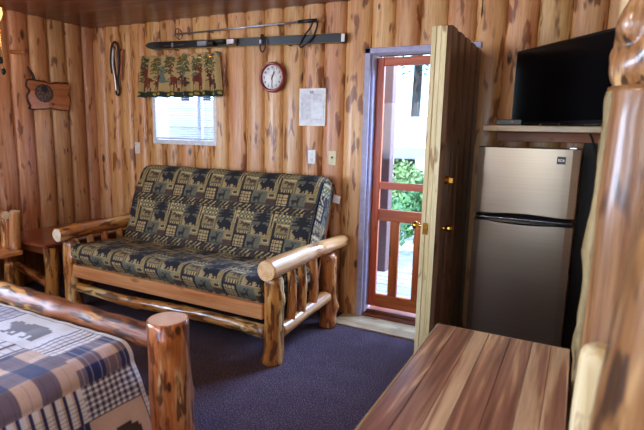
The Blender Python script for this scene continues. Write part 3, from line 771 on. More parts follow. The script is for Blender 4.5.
# ------------------------------------------------------------------ hanging light with pull chains (left, over the bed)
cl = thing('ceiling_light', 'hanging ceiling light with brass rim and pull chains at the left edge', 'ceiling light', (.865, -1.5, 2.14))
lc = Vector((.80, -1.5, 0))
MB().lathe((lc.x, lc.y, H), (0, 0, -1), [(.07, 0), (.07, .02), (.02, .04), (.012, .05), (.012, .11), (.03, .115)], 24).build('canopy', M['brass'], cl)
M['lampglass'] = flat('warm_lamp_glass', (255,226,170), .3, emit=(255,190,120), es=2.5)
MB().lathe((lc.x, lc.y, 2.34), (0, 0, -1), [(.03, 0), (.075, .02), (.105, .06), (.11, .10), (.095, .145), (.05, .175), (.005, .185)], 28).build('lamp_shade', M['lampglass'], cl)
for (dx_, dy_, zb) in ((.17, .0, 1.83), (.182, -.02, 1.90)):
    mb = MB(); z = 2.24
    mb.cyl((lc.x+dx_, lc.y+dy_, zb+.02), (lc.x+dx_, lc.y+dy_, 2.26), .0022, seg=6)
    while z > zb+.03:
        mb.lathe((lc.x+dx_, lc.y+dy_, z), (0, 0, -1), [(.001, -.004), (.0042, 0), (.001, .004)], 6); z -= .016
    c_ = mb.build('pull_chain', M['brass'], cl)
    MB().lathe((lc.x+dx_, lc.y+dy_, zb+.03), (0, 0, -1), [(.004, 0), (.012, .012), (.016, .028), (.011, .042), (.003, .05)], 14).build('pull_bob', M['iron'], c_)
MB().cyl((lc.x+.10, lc.y, 2.262), (lc.x+.185, lc.y-.01, 2.262), .006, seg=10).build('chain_arm', M['brass'], cl)
MB().lathe((lc.x, lc.y, 2.285), (0, 0, -1), [(.106, 0), (.118, .003), (.118, .012), (.112, .014)], 28).build('brass_rim', M['brass'], cl)

# ------------------------------------------------------------------ log futon frame
fu = thing('log_futon_frame', 'rustic varnished log futon sofa frame against the back wall', 'sofa', (1.93, -.7, 0))
LG = [M['log'], M['end']]
def lg(name, parent, pts, rs, mats=LG, **kw): return MB().log(pts, rs, **kw).build(name, mats, parent)
lg('front_post', fu, [(2.905, -1.075, 0), (2.912, -1.078, .3), (2.905, -1.072, .585)], [.066, .063, .062], seg=28, dome=(False, True), bump=.05, mats=[M['log'], M['log']])
lg('front_post', fu, [(.965, -1.075, 0), (.972, -1.08, .3), (.965, -1.07, .585)], [.066, .06, .064], seg=28, dome=(False, True), bump=.07, mats=[M['log'], M['log']])
lg('rear_post', fu, [(2.93, -.34, 0), (2.925, -.34, .3), (2.93, -.35, .58)], [.066, .062, .058], seg=24, dome=(False, True), mats=[M['log'], M['log']])
lg('rear_post', fu, [(.965, -.34, 0), (.97, -.34, .3), (.965, -.35, .585)], [.064, .06, .058], seg=24, dome=(False, True), mats=[M['log'], M['log']])
lg('arm_log', fu, [(2.938, -1.215, .645), (2.935, -.7, .648), (2.935, -.11, .630)], [.064, .058, .046], seg=30, bump=.035, mats=[M['logpale'], M['end']], knots=2)
lg('arm_log', fu, [(.965, -1.19, .630), (.955, -.7, .640), (.975, -.16, .645)], [.053, .056, .05], seg=30, bump=.07, mats=[M['log'], M['endpale']], knots=4)
for x, ys in ((2.925, (-.90, -.76, -.60)), (.968, (-.90, -.76, -.60))):
    for y in ys: lg('spindle', fu, [(x, y, .22), (x+.006, y+.01, .42), (x, y, .605)], [.034, .030, .028], seg=16, dome=(False, True), mats=[M['log'], M['log']], bump=.1, knots=2)
    lg('side_log', fu, [(x, -1.03, .20), (x, -.72, .225), (x, -.37, .245)], [.046, .044, .05], seg=20, bump=.07, mats=[M['logpale'] if x > 2 else M['log'], M['end']])
lg('front_log', fu, [(1.02, -1.085, .20), (1.6, -1.09, .185), (2.3, -1.08, .205), (2.86, -1.085, .20)], [.034, .040, .038, .044], seg=20, bump=.12, knots=14, frq=9, knh=.4)
lg('rear_log', fu, [(1.02, -.34, .22), (2.88, -.34, .22)], [.04, .04], seg=14, bump=.08)
MB().box((1.03, -1.115, .285), (2.845, -1.075, .385), 'x', bev=.006).build('front_rail', M['lumber'], fu)
MB().box((1.03, -.42, .285), (2.845, -.385, .345), 'x', bev=.006).build('rear_rail', M['lumber'], fu)
for k in range(9):
    x = 1.12+k*.2; MB().box((x, -1.08, .315), (x+.07, -.40, .333), 'y', bev=.003).build('seat_slat', M['lumber'], fu)
for x in (1.06, 2.78): 
    ang = math.atan2(.24, .62)
    MB().box((x, -.335, .36), (x+.04, -.300, 1.02), 'z', bev=.004, rot=Matrix.Rotation(-.36, 3, 'X'), piv=(x, -.335, .36)).build('back_frame_side', M['lumber'], fu)

# mattress: one padded mattress folded into seat and back
mt = thing('futon_mattress', 'futon mattress in dark lodge tapestry with bears, moose and pine trees', 'mattress', (1.93, -.7, .34))
prof = [(-1.08, .395), (-1.12, .47), (-1.09, .535), (-1.0, .545), (-.85, .535), (-.70, .525), (-.605, .520), (-.575, .56), (-.54, .66), (-.45, .86), (-.36, 1.04), (-.32, 1.105), (-.265, 1.135), (-.18, 1.125), (-.11, 1.06), (-.13, .95), (-.22, .76), (-.30, .56), (-.37, .40), (-.42, .352), (-.55, .342), (-.80, .340), (-1.0, .342), (-1.06, .352)]
def closed_cr(P, n):
    out = []; m = len(P)
    for i in range(m):
        p0, p1, p2, p3 = (np.array(P[(i+k) % m]) for k in (-1, 0, 1, 2))
        for k in range(n):
            u = k/n; out.append(.5*((2*p1)+(p2-p0)*u+(2*p0-5*p1+4*p2-p3)*u*u+(3*p1-p0-3*p2+p3)*u**3))
    return np.array(out)
pr_ = closed_cr(prof, 30)
seglen = np.linalg.norm(np.roll(pr_, -1, 0)-pr_, axis=1); cum = np.concatenate([[0], np.cumsum(seglen)]); Tt = cum[-1]
start = 0
# find arclength of the rear part to sample it coarsely
fine_end = cum[30*14]
sS = np.concatenate([np.arange(0, fine_end, .0056), np.arange(fine_end, Tt, .03)])
ext = np.vstack([pr_, pr_[:1]])
PY = np.interp(sS, cum, ext[:, 0]); PZ = np.interp(sS, cum, ext[:, 1])
ns_ = len(sS)
dY = np.roll(PY, -1)-np.roll(PY, 1); dZ = np.roll(PZ, -1)-np.roll(PZ, 1); dl = np.hypot(dY, dZ); NY, NZ = -dZ/dl, dY/dl   # outward or inward, fixed below
if (NY[5]*(-1)) < 0: NY, NZ = -NY, -NZ
mx0, mx1 = .985, 2.855
xs = np.linspace(mx0, mx1, 331)
tw, th = 66, 68
nav = lin((32,30,28)); slate = lin((96,92,72)); kh = lin((150,128,76)); tan = lin((186,158,104)); brn = lin((74,52,40)); olive = lin((84,86,58)); cream = lin((196,180,132)); blk = lin((16,16,22))
tl = np.zeros((th, tw, 3)); tl[:] = slate*.8
def rect(x, y, w, h, c):
    for j in range(h):
        for i in range(w): tl[(y+j) % th, (x+i) % tw] = c
rect(0, 0, 26, 12, olive); 
for j in range(12):
    for i in range(30):
        if (i//3 + j//3) % 2 == 0: rect(i, j, 1, 1, cream if j % 6 < 3 else kh)
rect(0, 12, 4, 22, nav); rect(4, 12, 24, 22, kh); rect(5, 13, 22, 3, cream)
stamp(tl, MOOSE, 6, 15, 20, 10, brn); rect(6, 26, 20, 3, slate); rect(6, 30, 20, 3, tan)
for i in range(4, 28, 4): rect(i, 30, 2, 4, brn)
rect(30, 0, 30, 34, slate*1.0); rect(30, 20, 30, 14, tan*.8)
stamp(tl, TREE, 28, -2, 34, 19, blk); stamp(tl, BEAR, 32, 15, 27, 18, blk)
rect(60, 0, 6, 20, tan); rect(62, 0, 2, 34, nav); rect(60, 20, 6, 14, kh)
rect(0, 34, 24, 22, blk); rect(3, 36, 18, 18, tan)
for i in range(3, 21):
    for j in range(36, 54):
        if i % 5 == 0 or j % 5 == 1: rect(i, j, 1, 1, blk)
rect(24, 34, 26, 22, slate*1.35); rect(26, 36, 22, 18, slate*1.1); stamp(tl, DEER, 26, 37, 20, 17, nav, True); rect(24, 52, 26, 3, slate*.6)
rect(50, 34, 16, 12, kh); rect(50, 46, 16, 10, brn); rect(53, 37, 10, 6, cream); rect(54, 38, 8, 4, brn)
rect(0, 56, 66, 12, nav)
for i in range(0, 66):
    for j in range(56, 68):
        if ((i+j) % 8 < 3 and j < 62) or (j >= 62 and (i//4) % 2 == 0 and j % 3): rect(i, j, 1, 1, (kh, tan, brn)[(i//9) % 3])
rg = random.Random(5)
for _ in range(900): 
    j, i = rg.randrange(th), rg.randrange(tw); tl[j, i] = tl[j, i]*.55+nav*.45
vs = []; cols = []; tilescale = .0053
s0 = cum[30*2]
for ix, x in enumerate(xs):
    e = min(x-mx0, mx1-x); inset = .042*(max(0, 1-e/.05))**2.2
    px_ = x + (inset*.2 if x < 1.9 else -inset*.2)
    for k in range(ns_):
        s_ = sS[k]
        puff = 0.0
        if s_ < fine_end:
            gx = (x-mx0)/(mx1-mx0)*6; gs_ = s_/.27
            puff = .007*(abs(math.sin(PI*gx))**.5-.6) * 1 + .006*(abs(math.sin(PI*gs_))**.5-.6) + .006*noise.noise(Vector((x*5, s_*5, 2)))
        # the seat side sags slightly in the middle, wrinkles near the fold
        f = -inset + puff
        wide = (.028 if x < 1.93 else -.0)*min(1, max(0, (PZ[k]-.70)/.15))*max(0, 1-abs(x-mx0)/.3 if x < 1.93 else 0)
        vs.append((px_-wide, PY[k]+NY[k]*f, PZ[k]+NZ[k]*f))
        u = int((x-1.93)/tilescale + 1000*tw + 20 + (8 if (s_//(th*tilescale)) % 2 else 0)) % tw; v = int((1.37-s_)/tilescale) % th
        c = tl[v, u]
        if e < .012 or (.0 < abs(e-.0) < .006): c = blk
        cols.append(c)
F_ = [(i*ns_+k, (i+1)*ns_+k, (i+1)*ns_+(k+1) % ns_, i*ns_+(k+1) % ns_) for i in range(len(xs)-1) for k in range(ns_)]
F_ += [tuple(range(ns_)), tuple((len(xs)-1)*ns_+k for k in range(ns_))[::-1]]
MB().add(vs, F_, 0, None, 0, True).build('padding', M['fabric'], mt, cols=np.array(cols))
fr_ = np.array([pr_[i] for i in range(0, 30*12)]); bk_ = np.array(list(pr_[30*14:30*24]))[::-1]
def resamp(P, n):
    d = np.concatenate([[0], np.cumsum(np.linalg.norm(np.diff(P, axis=0), axis=1))]); t = np.linspace(0, d[-1], n)
    return np.stack([np.interp(t, d, P[:, 0]), np.interp(t, d, P[:, 1])], 1)
nn, mm = 230, 34
fa, ba = resamp(fr_, nn), resamp(bk_, nn)
for xs_, sg in ((mx1-.006, 1), (mx0+.006, -1)):
    vs = []; cols = []
    for i in range(nn):
        for j in range(mm):
            w_ = .10+.80*j/(mm-1); p = fa[i]*(1-w_)+ba[i]*w_; bul = .016*math.sin(PI*j/(mm-1))*min(1, min(i, nn-1-i)/12) + .004*noise.noise(Vector((i*.05, j*.2, 3)))
            wd = .028*min(1, max(0, (p[1]-.70)/.15)) if sg < 0 else 0
            vs.append((xs_+sg*bul-wd, p[0], p[1])); cols.append(tl[int(i*1.0) % th, int(j*1.1+9) % tw])
    MB().add(vs, [(i*mm+j, i*mm+j+1, (i+1)*mm+j+1, (i+1)*mm+j) for i in range(nn-1) for j in range(mm-1)], 0, None, 0, True).build('side_panel', M['fabric'], mt, cols=np.array(cols))
# piping along both visible edges and the care tag
def pipe(x):
    pts = [(x, PY[k]+NY[k]*(-.012), PZ[k]+NZ[k]*(-.012)) for k in range(0, ns_, 6)]; return MB().tube(pts, .005, 6, n=1)
pipe(2.832).build('piping', M['rubber'], mt); pipe(1.018).build('piping', M['rubber'], mt)
M['tagm'] = flat('white_cloth_tag', (226,210,206), .8)
MB().box((2.856, -.16, .93), (2.915, -.157, .99), rot=Matrix.Rotation(.2, 3, 'Y')).build('care_tag', M['tagm'], mt)

# ------------------------------------------------------------------ corner table
ct = thing('corner_table', 'low brown wooden corner table between the futon and the left wall', 'table', (.42, -.65, 0))
MB().box((.06, -1.165, .488), (.775, -.05, .52), 'y', bev=.010).build('tabletop', M['table'], ct)
MB().box((.12, -1.11, .42), (.72, -1.085, .488), 'x', bev=.003).build('apron', M['table'], ct)
MB().box((.695, -1.10, .42), (.72, -.1, .488), 'y', bev=.003).build('apron', M['table'], ct)
for (x, y) in ((.68, -1.06), (.14, -1.06), (.68, -.16), (.14, -.16)):
    lg('leg', ct, [(x-.02, y, 0), (x, y, .25), (x, y, .489)], [.058, .052, .056], seg=20, bump=.07, mats=[M['log'], M['end']])
lg('stretcher', ct, [(.19, -1.06, .25), (.42, -1.07, .21), (.64, -1.065, .14)], [.03, .032, .034], seg=16, bump=.16, knots=6, frq=9)

# ------------------------------------------------------------------ log armchair at the left edge
ch = thing('log_armchair', 'small log armchair with spindle arm at the left edge behind the bed', 'chair', (.5, -1.6, 0))
zc = .45
MB().box((.07, -1.80, .425), (.56, -1.215, .462), 'y', bev=.006).build('seat', M['lumber'], ch)
lg('front_post', ch, [(.465, -1.225, .462), (.475, -1.225, .6), (.505, -1.225, .785)], [.042, .040, .038], seg=18, mats=[M['logpale'], M['endpale']], bump=.08)
lg('arm_log', ch, [(.43, -1.255, .745), (.28, -1.23, .74), (.09, -1.22, .74)], [.036, .035, .035], seg=18, mats=[M['log'], M['endpale']])
for x in (.40, .34, .24, .15): lg('spindle', ch, [(x, -1.235, .46), (x+.008, -1.235, .6), (x, -1.235, .715)], [.026, .024, .022], seg=12, bump=.08)
for (x, y) in ((.42, -1.26), (.42, -1.75), (.12, -1.26), (.12, -1.75)):
    lg('leg', ch, [(x, y, 0), (x, y, .427)], [.035, .033], seg=14)
lg('leg_stub', ch, [(.60, -1.36, .05), (.60, -1.36, .2), (.60, -1.36, .40)], [.034, .034, .032], seg=16, dome=(False, True), mats=[M['log'], M['log']])
MB().box((.40, -1.39, .06), (.60, -1.33, .12), 'x').build('foot_rail', M['lumber'], ch)

# ------------------------------------------------------------------ bed
bf = thing('log_bed_frame', 'rustic log bed frame with thick footboard posts in the foreground', 'bed', (2.3, -3.2, 0))
lg('footboard_post', bf, [(3.135, -2.185, 0), (3.125, -2.19, .35), (3.12, -2.195, .715)], [.092, .087, .081], seg=36, bump=.04, mats=[M['log'], M['endpink']], knots=3)
lg('footboard_post', bf, [(1.42, -2.185, 0), (1.42, -2.19, .35), (1.42, -2.195, .715)], [.10, .10, .098], seg=24, mats=[M['log'], M['endpink']])
lg('footboard_rail', bf, [(1.44, -2.19, .64), (1.8, -2.185, .632), (2.25, -2.195, .628), (2.7, -2.19, .622), (3.08, -2.19, .615)], [.05, .048, .050, .046, .05], seg=28, bump=.10, knots=16, frq=11, knh=.5, mats=[M['logdark'], M['end']])
lg('footboard_rail', bf, [(1.44, -2.19, .28), (3.08, -2.19, .28)], [.045, .045], seg=16, bump=.1, knots=8)
for x in (1.75, 2.1, 2.45, 2.8): lg('spindle', bf, [(x, -2.19, .28), (x, -2.19, .61)], [.03, .03], seg=12, bump=.08)
for x in (3.12, 1.42): lg('headboard_post', bf, [(x, -4.40, 0), (x, -4.40, 1.15)], [.10, .095], seg=20, mats=[M['log'], M['endpink']])
for z in (.5, 1.0): lg('headboard_rail', bf, [(1.44, -4.40, z), (3.1, -4.40, z)], [.055, .05], seg=16)
for x in (2.93, 1.6): MB().box((x-.02, -4.33, .22), (x+.02, -2.28, .34), 'y', bev=.005).build('side_rail', M['lumber'], bf)
ms = MB().box((1.56, -4.30, .34), (2.97, -2.285, .575), bev=.05).build('bed_mattress', M['plate'])
tag(ms, 'white bed mattress under the blue patchwork quilt', 'mattress')
# quilt
fold = 2.985; zt = .605; hang = .50
nx_, ny_ = 330, 300
usp = np.concatenate([np.linspace(-1.42, -.9, 40)[:-1], np.linspace(-.9, hang, 300)])
vsp = np.concatenate([np.linspace(-2.255, -3.05, 190)[:-1], np.linspace(-3.05, -4.27, 60)])
rad = .075
def qpos(u, y):
    # u<0 on the top, u>0 down the side hanging over a rounded edge
    ar = rad*PI/2
    if u < -ar/2: x, z, nx__, nz__ = fold-rad+ (u+ar/2), zt, 0, 1
    elif u < ar/2:
        a = (u+ar/2)/rad; x, z = fold-rad+rad*math.sin(a), zt-rad+rad*math.cos(a); nx__, nz__ = math.sin(a), math.cos(a)
    else: x, z, nx__, nz__ = fold+.17*((u-ar/2)/hang), zt-rad-(u-ar/2), 1, .05
    p = .006*noise.noise(Vector((u*7, y*7, 0))) + .0035*(abs(math.sin(PI*(u+5)/.13))*abs(math.sin(PI*y/.13)))
    if u > ar/2: p += .016*math.sin(y*11+1)*min(1, (u-ar/2)/.3)
    return (x+nx__*p, y + (.02*(u)/hang*(1 if u > 0 else 0))*(1 if y > -2.3 else 0), z+nz__*p)
navy = lin((26,38,96)); nav2 = lin((20,26,66)); lt = lin((232,230,232)); tan2 = lin((214,184,164)); tau = lin((118,102,116)); lav = lin((186,184,204)); drk = lin((58,50,60)); bcol = lin((112,106,112)); bbr = lin((66,44,38))
def s_plaid(a, b, n1=4):     # buffalo check: navy where both bands cross
    A_ = int(a*n1) % 2; B_ = int(b*n1) % 2
    c = tan2 if not A_ and not B_ else (navy if A_ and B_ else tau)
    if abs((a*n1) % 1-.5) < .06 or abs((b*n1) % 1-.5) < .06: c = c*.8+lt*.2
    return c
def s_stripe(a, b): 
    f = (a*7) % 1; g = (b*9) % 1
    c = lt if f < .55 else (navy if f < .8 else tan2)
    if g < .16: c = c*.6+nav2*.4
    return c
def s_ging(a, b):
    A_ = (a*11) % 1 < .5; B_ = (b*11) % 1 < .5
    return drk if A_ and B_ else (lt if not A_ and not B_ else tau)
def s_thin(a, b):
    f = (a*9) % 1; g = (b*7) % 1
    c = lav
    if f < .2: c = tau
    if g < .18: c = c*.45+navy*.55
    return c
def s_lin(a, b): return lt*(.96+.04*math.sin(a*160))
bearp = np.array([[c == 'X' for c in r] for r in BEAR])
def bear_in(a, b, flip=False):
    if .14 < a < .86 and .2 < b < .8:
        i = int((a-.14)/.72*bearp.shape[1]); j = int((b-.2)/.6*bearp.shape[0])
        if flip: i = bearp.shape[1]-1-i
        return bearp[min(j, bearp.shape[0]-1), min(i, bearp.shape[1]-1)]
    return False
PAT = [[5, 3, 1, 6, 0, 2], [1, 4, 0, 3, 5, 1], [2, 0, 3, 1, 4, 0], [3, 1, 5, 0, 2, 4], [0, 2, 4, 3, 1, 5]]
RB = [-1.42, -1.16, -.92, -.65, -.29, -.13, .065, .19, .45, .6]
CB = [0, .225, .52, .76, 1.02, 1.28, 1.54, 1.8, 2.1]
GRID = {(6, 0): 6, (7, 0): 7, (5, 0): 0, (4, 0): 1, (3, 0): 3, (2, 0): 2, (1, 0): 0, (0, 0): 5,
        (5, 1): 4, (4, 1): 4, (3, 1): 1, (2, 1): 2, (1, 1): 3, (6, 1): 5, (7, 1): 0}
def qcol(u, y):
    dv = -(y+2.262)
    if dv < .012: return s_stripe(.3, u*6)*.95
    dv -= .012
    iu = 0; iv = 0
    while iu < 8 and u > RB[iu+1]: iu += 1
    while iv < 7 and dv > CB[iv+1]: iv += 1
    a = (u-RB[iu])/(RB[iu+1]-RB[iu]); b = (dv-CB[iv])/(CB[iv+1]-CB[iv])
    if min(a*(RB[iu+1]-RB[iu]), b*(CB[iv+1]-CB[iv])) < .003: return drk
    key = GRID.get((iu, iv), (iu*3+iv*5) % 6)
    if key == 0:
        A_ = int(a*3) % 2 == 0; B_ = int(b*3+.5) % 2 == 0
        c = navy if (A_ and B_) else (tan2 if not A_ and not B_ else tau)
        if (b*12) % 1 < .12: c = c*.7+lt*.3
        return c
    if key == 1:
        f = (a*6) % 1; c = lt if f < .62 else (navy if f < .86 else tan2)
        if (b*8) % 1 < .14: c = c*.55+nav2*.45
        return c
    if key == 2: return s_thin(a*.8, b*.8)
    if key == 3: return bcol if bear_in(a, b) else s_lin(a, b)
    if key == 4:
        uu = (u+.37)/.435; A_ = int(uu*4) % 2 == 0; B_ = int(b*4) % 2 == 1
        c = navy if (A_ and B_) else (tan2 if not A_ and not B_ else tau)
        if (b*16) % 1 < .10: c = c*.75+nav2*.25
        return c
    if key == 5: return s_stripe(b, a)
    if key == 6:
        A_ = (a*6) % 1 < .5; B_ = (b*9) % 1 < .5
        return drk if A_ and B_ else (lt if not A_ and not B_ else lav*.6)
    return bbr if bear_in(1-b, a) else tan2
vs = []; cols = []
for u in usp:
    for y in vsp: vs.append(qpos(u, y)); cols.append(qcol(u, y))
nyq = len(vsp); nv = len(vs)
F_ = [(i*nyq+k, (i+1)*nyq+k, (i+1)*nyq+k+1, i*nyq+k+1) for i in range(len(usp)-1) for k in range(nyq-1)]
inn = []
for (i, u) in enumerate(usp):
    for (k, y) in enumerate(vsp):
        p = vs[i*nyq+k]; t_ = .014
        if u < -.06: inn.append((p[0], p[1], p[2]-t_))
        elif u < .06: inn.append((p[0]-t_*.7, p[1], p[2]-t_*.7))
        else: inn.append((p[0]-t_, p[1], p[2]))
rim = [k for k in range(nyq)] + [i*nyq+nyq-1 for i in range(1, len(usp))] + [(len(usp)-1)*nyq+k for k in range(nyq-2, -1, -1)] + [i*nyq for i in range(len(usp)-2, 0, -1)]
F3 = [(rim[k], rim[(k+1) % len(rim)], nv+rim[(k+1) % len(rim)], nv+rim[k]) for k in range(len(rim))]
q = MB().add(vs+inn, F_+[tuple(nv+a for a in f[::-1]) for f in F_]+F3, 0, None, 0, True).build('patchwork_quilt', M['quilt'], cols=np.array(cols+cols))
tag(q, 'navy, tan and white patchwork quilt with bear patches spread over the bed', 'quilt')

# ------------------------------------------------------------------ hickory topped desk
dk = thing('hickory_desk', 'narrow desk with glossy striped hickory plank top in the right foreground', 'desk', (4.35, -2.5, 0))
mb = MB(); xsd = [4.112, 4.180, 4.246, 4.300, 4.374, 4.448, 4.508, 4.568]
sds = [.31, .77, 1.12, .55, .91, 1.43, 1.66]
# pale and dark boards alternate; the seed chooses the tone
for i, (a, b) in enumerate(zip(xsd, xsd[1:])): mb.box((a+.0006, -3.25, .718), (b-.0006, -1.772, .75), 'y', sd=sds[i], bev=.0015)
mb.build('top', M['hickory'], dk)
mb = MB(); mb.box((4.104, -3.25, .716), (4.1125, -1.766, .7495), 'y', bev=.003); mb.build('edge_band', M['shelf'], dk)
MB().box((4.104, -1.774, .716), (4.568, -1.765, .7495), 'x', bev=.003).build('edge_band', M['shelf'], dk)
MB().box((4.16, -3.18, .63), (4.18, -1.83, .718), 'y').build('apron', M['table'], dk)
MB().box((4.53, -3.18, .63), (4.55, -1.83, .718), 'y').build('apron', M['table'], dk)
for x in (4.175, 4.53):
    for y in (-1.85, -3.16): lg('leg', dk, [(x, y, 0), (x, y, .72)], [.042, .040], seg=18)

# ------------------------------------------------------------------ log bunk bed at the right edge
bb = thing('log_bunk_bed', 'large log bunk bed end with gnarled logs at the right edge beside the desk', 'bunk bed', (4.72, -2.4, 0))
PM = [M['post'], M['end']]
MB().log([(4.690, -1.97, 0), (4.688, -1.97, .8), (4.690, -1.97, 1.612)], [.115, .110, .108], seg=36, bump=.03, sd=.37).build('front_post', PM, bb)
MB().log([(4.598, -1.995, 0), (4.604, -1.998, .5), (4.598, -1.995, 1.0), (4.606, -1.995, 1.6)], [.028, .030, .024, .026], seg=14, bump=.2, knots=6, frq=14).build('live_edge_strip', [M['bark'], M['bark']], bb)
lg('tall_post', bb, [(4.668, -1.80, 0), (4.668, -1.80, 1.2), (4.672, -1.80, 2.32)], [.072, .072, .072], seg=24, mats=[M['leafedge'], M['end']], bump=.05)
MB().log([(4.70, -1.97, 1.60), (4.715, -1.99, 1.72), (4.745, -2.02, 1.86), (4.755, -2.06, 2.0), (4.76, -2.1, 2.2)], [.096, .125, .115, .135, .13], seg=72, n=70, bump=.10, knots=8, frq=9, sd=.61, twist=2.0, ridge=.22).build('gnarled_log', [M['gnarl'], M['end']], bb)
MB().log([(4.660, -2.86, 0), (4.698, -2.86, 1.0), (4.742, -2.86, 1.48), (4.80, -2.86, 2.1)], [.122, .120, .118, .114], seg=36, bump=.03, sd=.22).build('ladder_post', [M['gnarl'], M['end']], bb)
MB().log([(4.624, -2.36, 0), (4.622, -2.36, .6), (4.625, -2.36, 1.005)], [.052, .050, .048], seg=26, bump=.04, dome=(False, True), sd=.81).build('short_post', [M['leafedge'], M['leafedge']], bb)
for z in (.35, 1.2): lg('rung', bb, [(4.73, -2.0, z), (4.74, -2.85, z)], [.045, .045], seg=16)
lg('side_log', bb, [(4.74, -1.97, .5), (5.5, -1.97, .5)], [.06, .06], seg=16); lg('side_log', bb, [(4.74, -1.97, 1.4), (5.5, -1.97, 1.4)], [.06, .06], seg=16)

# ------------------------------------------------------------------ refrigerator
rf = thing('refrigerator', 'stainless steel top-freezer refrigerator under the television shelf', 'refrigerator', (4.26, -.28, 0))
fx0, fx1, fy = 3.990, 4.538, -.50
MB().box((fx0+.004, fy+.065, .03), (fx1-.004, -.06, 1.405), bev=.006).build('cabinet', M['black'], rf)
def fdoor(name, z0, z1):
    mb = MB(); n = 14; vs = []
    for i in range(n+1):
        t = i/n; x = fx0+(fx1-fx0)*t; d = .012*(1-(2*t-1)**2)**.5 if 0 < t < 1 else 0
        for (yy, zz) in ((fy+.06, z0), (fy-d+.004, z0), (fy-d, z0+.006), (fy-d, z1-.006), (fy-d+.004, z1), (fy+.06, z1)): vs.append((x, yy, zz))
    fs = [(i*6+j, (i+1)*6+j, (i+1)*6+(j+1) % 6, i*6+(j+1) % 6) for i in range(n) for j in range(6)] + [(0,1,2,3,4,5), tuple(n*6+j for j in range(6))[::-1]]
    mb.add(vs, fs, 0, None, 0, False)
    return mb.build(name, M['stainless'], rf)
d1 = fdoor('freezer_door', 1.012, 1.412); d2 = fdoor('main_door', .09, .972)
for i, p in enumerate(d1.data.polygons): pass
def crescent(name, z, s, par):
    mb = MB(); n = 24; vs = []
    for i in range(n+1):
        t = i/n; x = fx0+.012+(fx1-fx0-.024)*t; h = .004+.022*(math.sin(PI*t))**.7
        b_ = fy-.012*(1-(2*t-1)**2)**.5 if 0 < t < 1 else fy
        for (yy, zz) in ((b_+.012, z), (b_-.026, z), (b_-.030, z+s*h*.5), (b_-.012, z+s*h), (b_+.012, z+s*h)): vs.append((x, yy, zz))
    fs = [(i*5+j, (i+1)*5+j, (i+1)*5+(j+1) % 5, i*5+(j+1) % 5) for i in range(n) for j in range(5)] + [(0,1,2,3,4), tuple(n*5+j for j in range(5))[::-1]]
    return mb.add(vs, fs, 0).build(name, M['black'], par)
crescent('handle', 1.000, 1, d1); crescent('handle', .985, -1, d2)
MB().box((fx0+.01, fy-.012, .984), (fx1-.01, fy+.05, 1.001)).build('gasket', M['rubber'], rf)
M['chrome_line'] = flat('grey_highlight_strip', (150,152,158), .25, .9)
MB().tube([(fx0+.03, fy-.028, .993), (fx0+.15, fy-.038, .994), (4.26, fy-.042, .995), (fx1-.15, fy-.038, .994), (fx1-.03, fy-.028, .993)], .004, 6).build('trim_strip', M['chrome_line'], rf)
MB().box((fx1-.06, fy-.01, 1.408), (fx1-.02, fy+.05, 1.42), bev=.003).build('top_hinge', M['steel'], rf)
MB().box((fx0+.02, fy+.03, .0), (fx1-.02, -.08, .035)).build('kick_plate', M['black'], rf)
# badge: dark plate, two rows of small letter-like marks
bx, bz = 4.444, 1.345
bg = MB().box((bx-.022, fy-.014, bz-.021), (bx+.022, fy-.004, bz+.021), bev=.001).build('badge', M['black'], rf)
LT = {'R': ["110","101","110","101","101"], 'C': ["111","100","100","100","111"], 'A': ["010","101","111","101","101"]}
mb = MB(); px = .0028; xx = bx-.0155
for c in 'RCA':
    for r_, row in enumerate(LT[c]):
        for q_, b_ in enumerate(row):
            if b_ == '1': mb.box((xx+q_*px, fy-.0152, bz+.008-r_*px*1.1), (xx+(q_+1)*px, fy-.0138, bz+.008-(r_+1)*px*1.1))
    xx += 4*px
mb.build('badge_lettering', M['plate'], bg)

# ------------------------------------------------------------------ shelf, TV and box
sh = thing('wall_shelf', 'pale wooden wall shelf above the refrigerator carrying the television', 'shelf', (4.7, -.25, 1.50))
MB().box((3.995, -.452, 1.502), (5.50, -.045, 1.537), 'x', bev=.003).build('board', M['shelf'], sh)
MB().box((4.03, -.075, 1.44), (5.50, -.04, 1.502), 'x', bev=.003).build('cleat', M['stick'], sh)
M['shadepanel'] = wood('gap_shade_panel', (38,28,22), (30,22,18), (22,16,13), (12,8,7), patch_amt=.2, knot=0, rough=.5)
MB().box((4.55, -.085, .0), (5.5, -.05, 1.44), 'z', bev=.002).build('shade_panel', M['shadepanel'], sh)  # added dark board in place of the shaded gap beside the refrigerator
tv = thing('television', 'large black flat television angled on the shelf, screen off', 'television', (4.42, -.42, 1.537))
ta = Vector((4.112, -.12, 0)); tb = Vector((4.655, -.74, 0)); dirt = (tb-ta).normalized(); W_ = (tb-ta).length
rotz = Matrix.Rotation(math.atan2(dirt.y, dirt.x), 3, 'Z')
def tbox(name, u0, u1, d0, d1, z0, z1, mat, bev=.004, par=None):
    mb = MB().box((ta.x+u0, ta.y+d0, z0), (ta.x+u1, ta.y+d1, z1), bev=bev, rot=rotz, piv=(ta.x, ta.y, 0)); return mb.build(name, mat, par or tv)
tbox('bezel', 0, W_, -.0, .05, 1.546, 2.008, M['black'], .006)
tbox('display', .015, W_-.015, -.002, .004, 1.565, 1.993, M['screen'], .0)
tbox('stand_neck', W_*.42, W_*.52, .015, .045, 1.54, 1.58, M['black'])
tbox('stand_base', W_*.28, W_*.64, -.06, .12, 1.538, 1.552, M['black'])
sb = thing('cable_box', 'small flat black cable box at the left end of the shelf', 'cable box', (4.10, -.36, 1.537))
MB().box((4.068, -.43, 1.540), (4.21, -.31, 1.572), bev=.003).build('case', M['black'], sb)
M['led'] = flat('red_indicator', (150,20,16), .4, emit=(255,30,20), es=2.0)
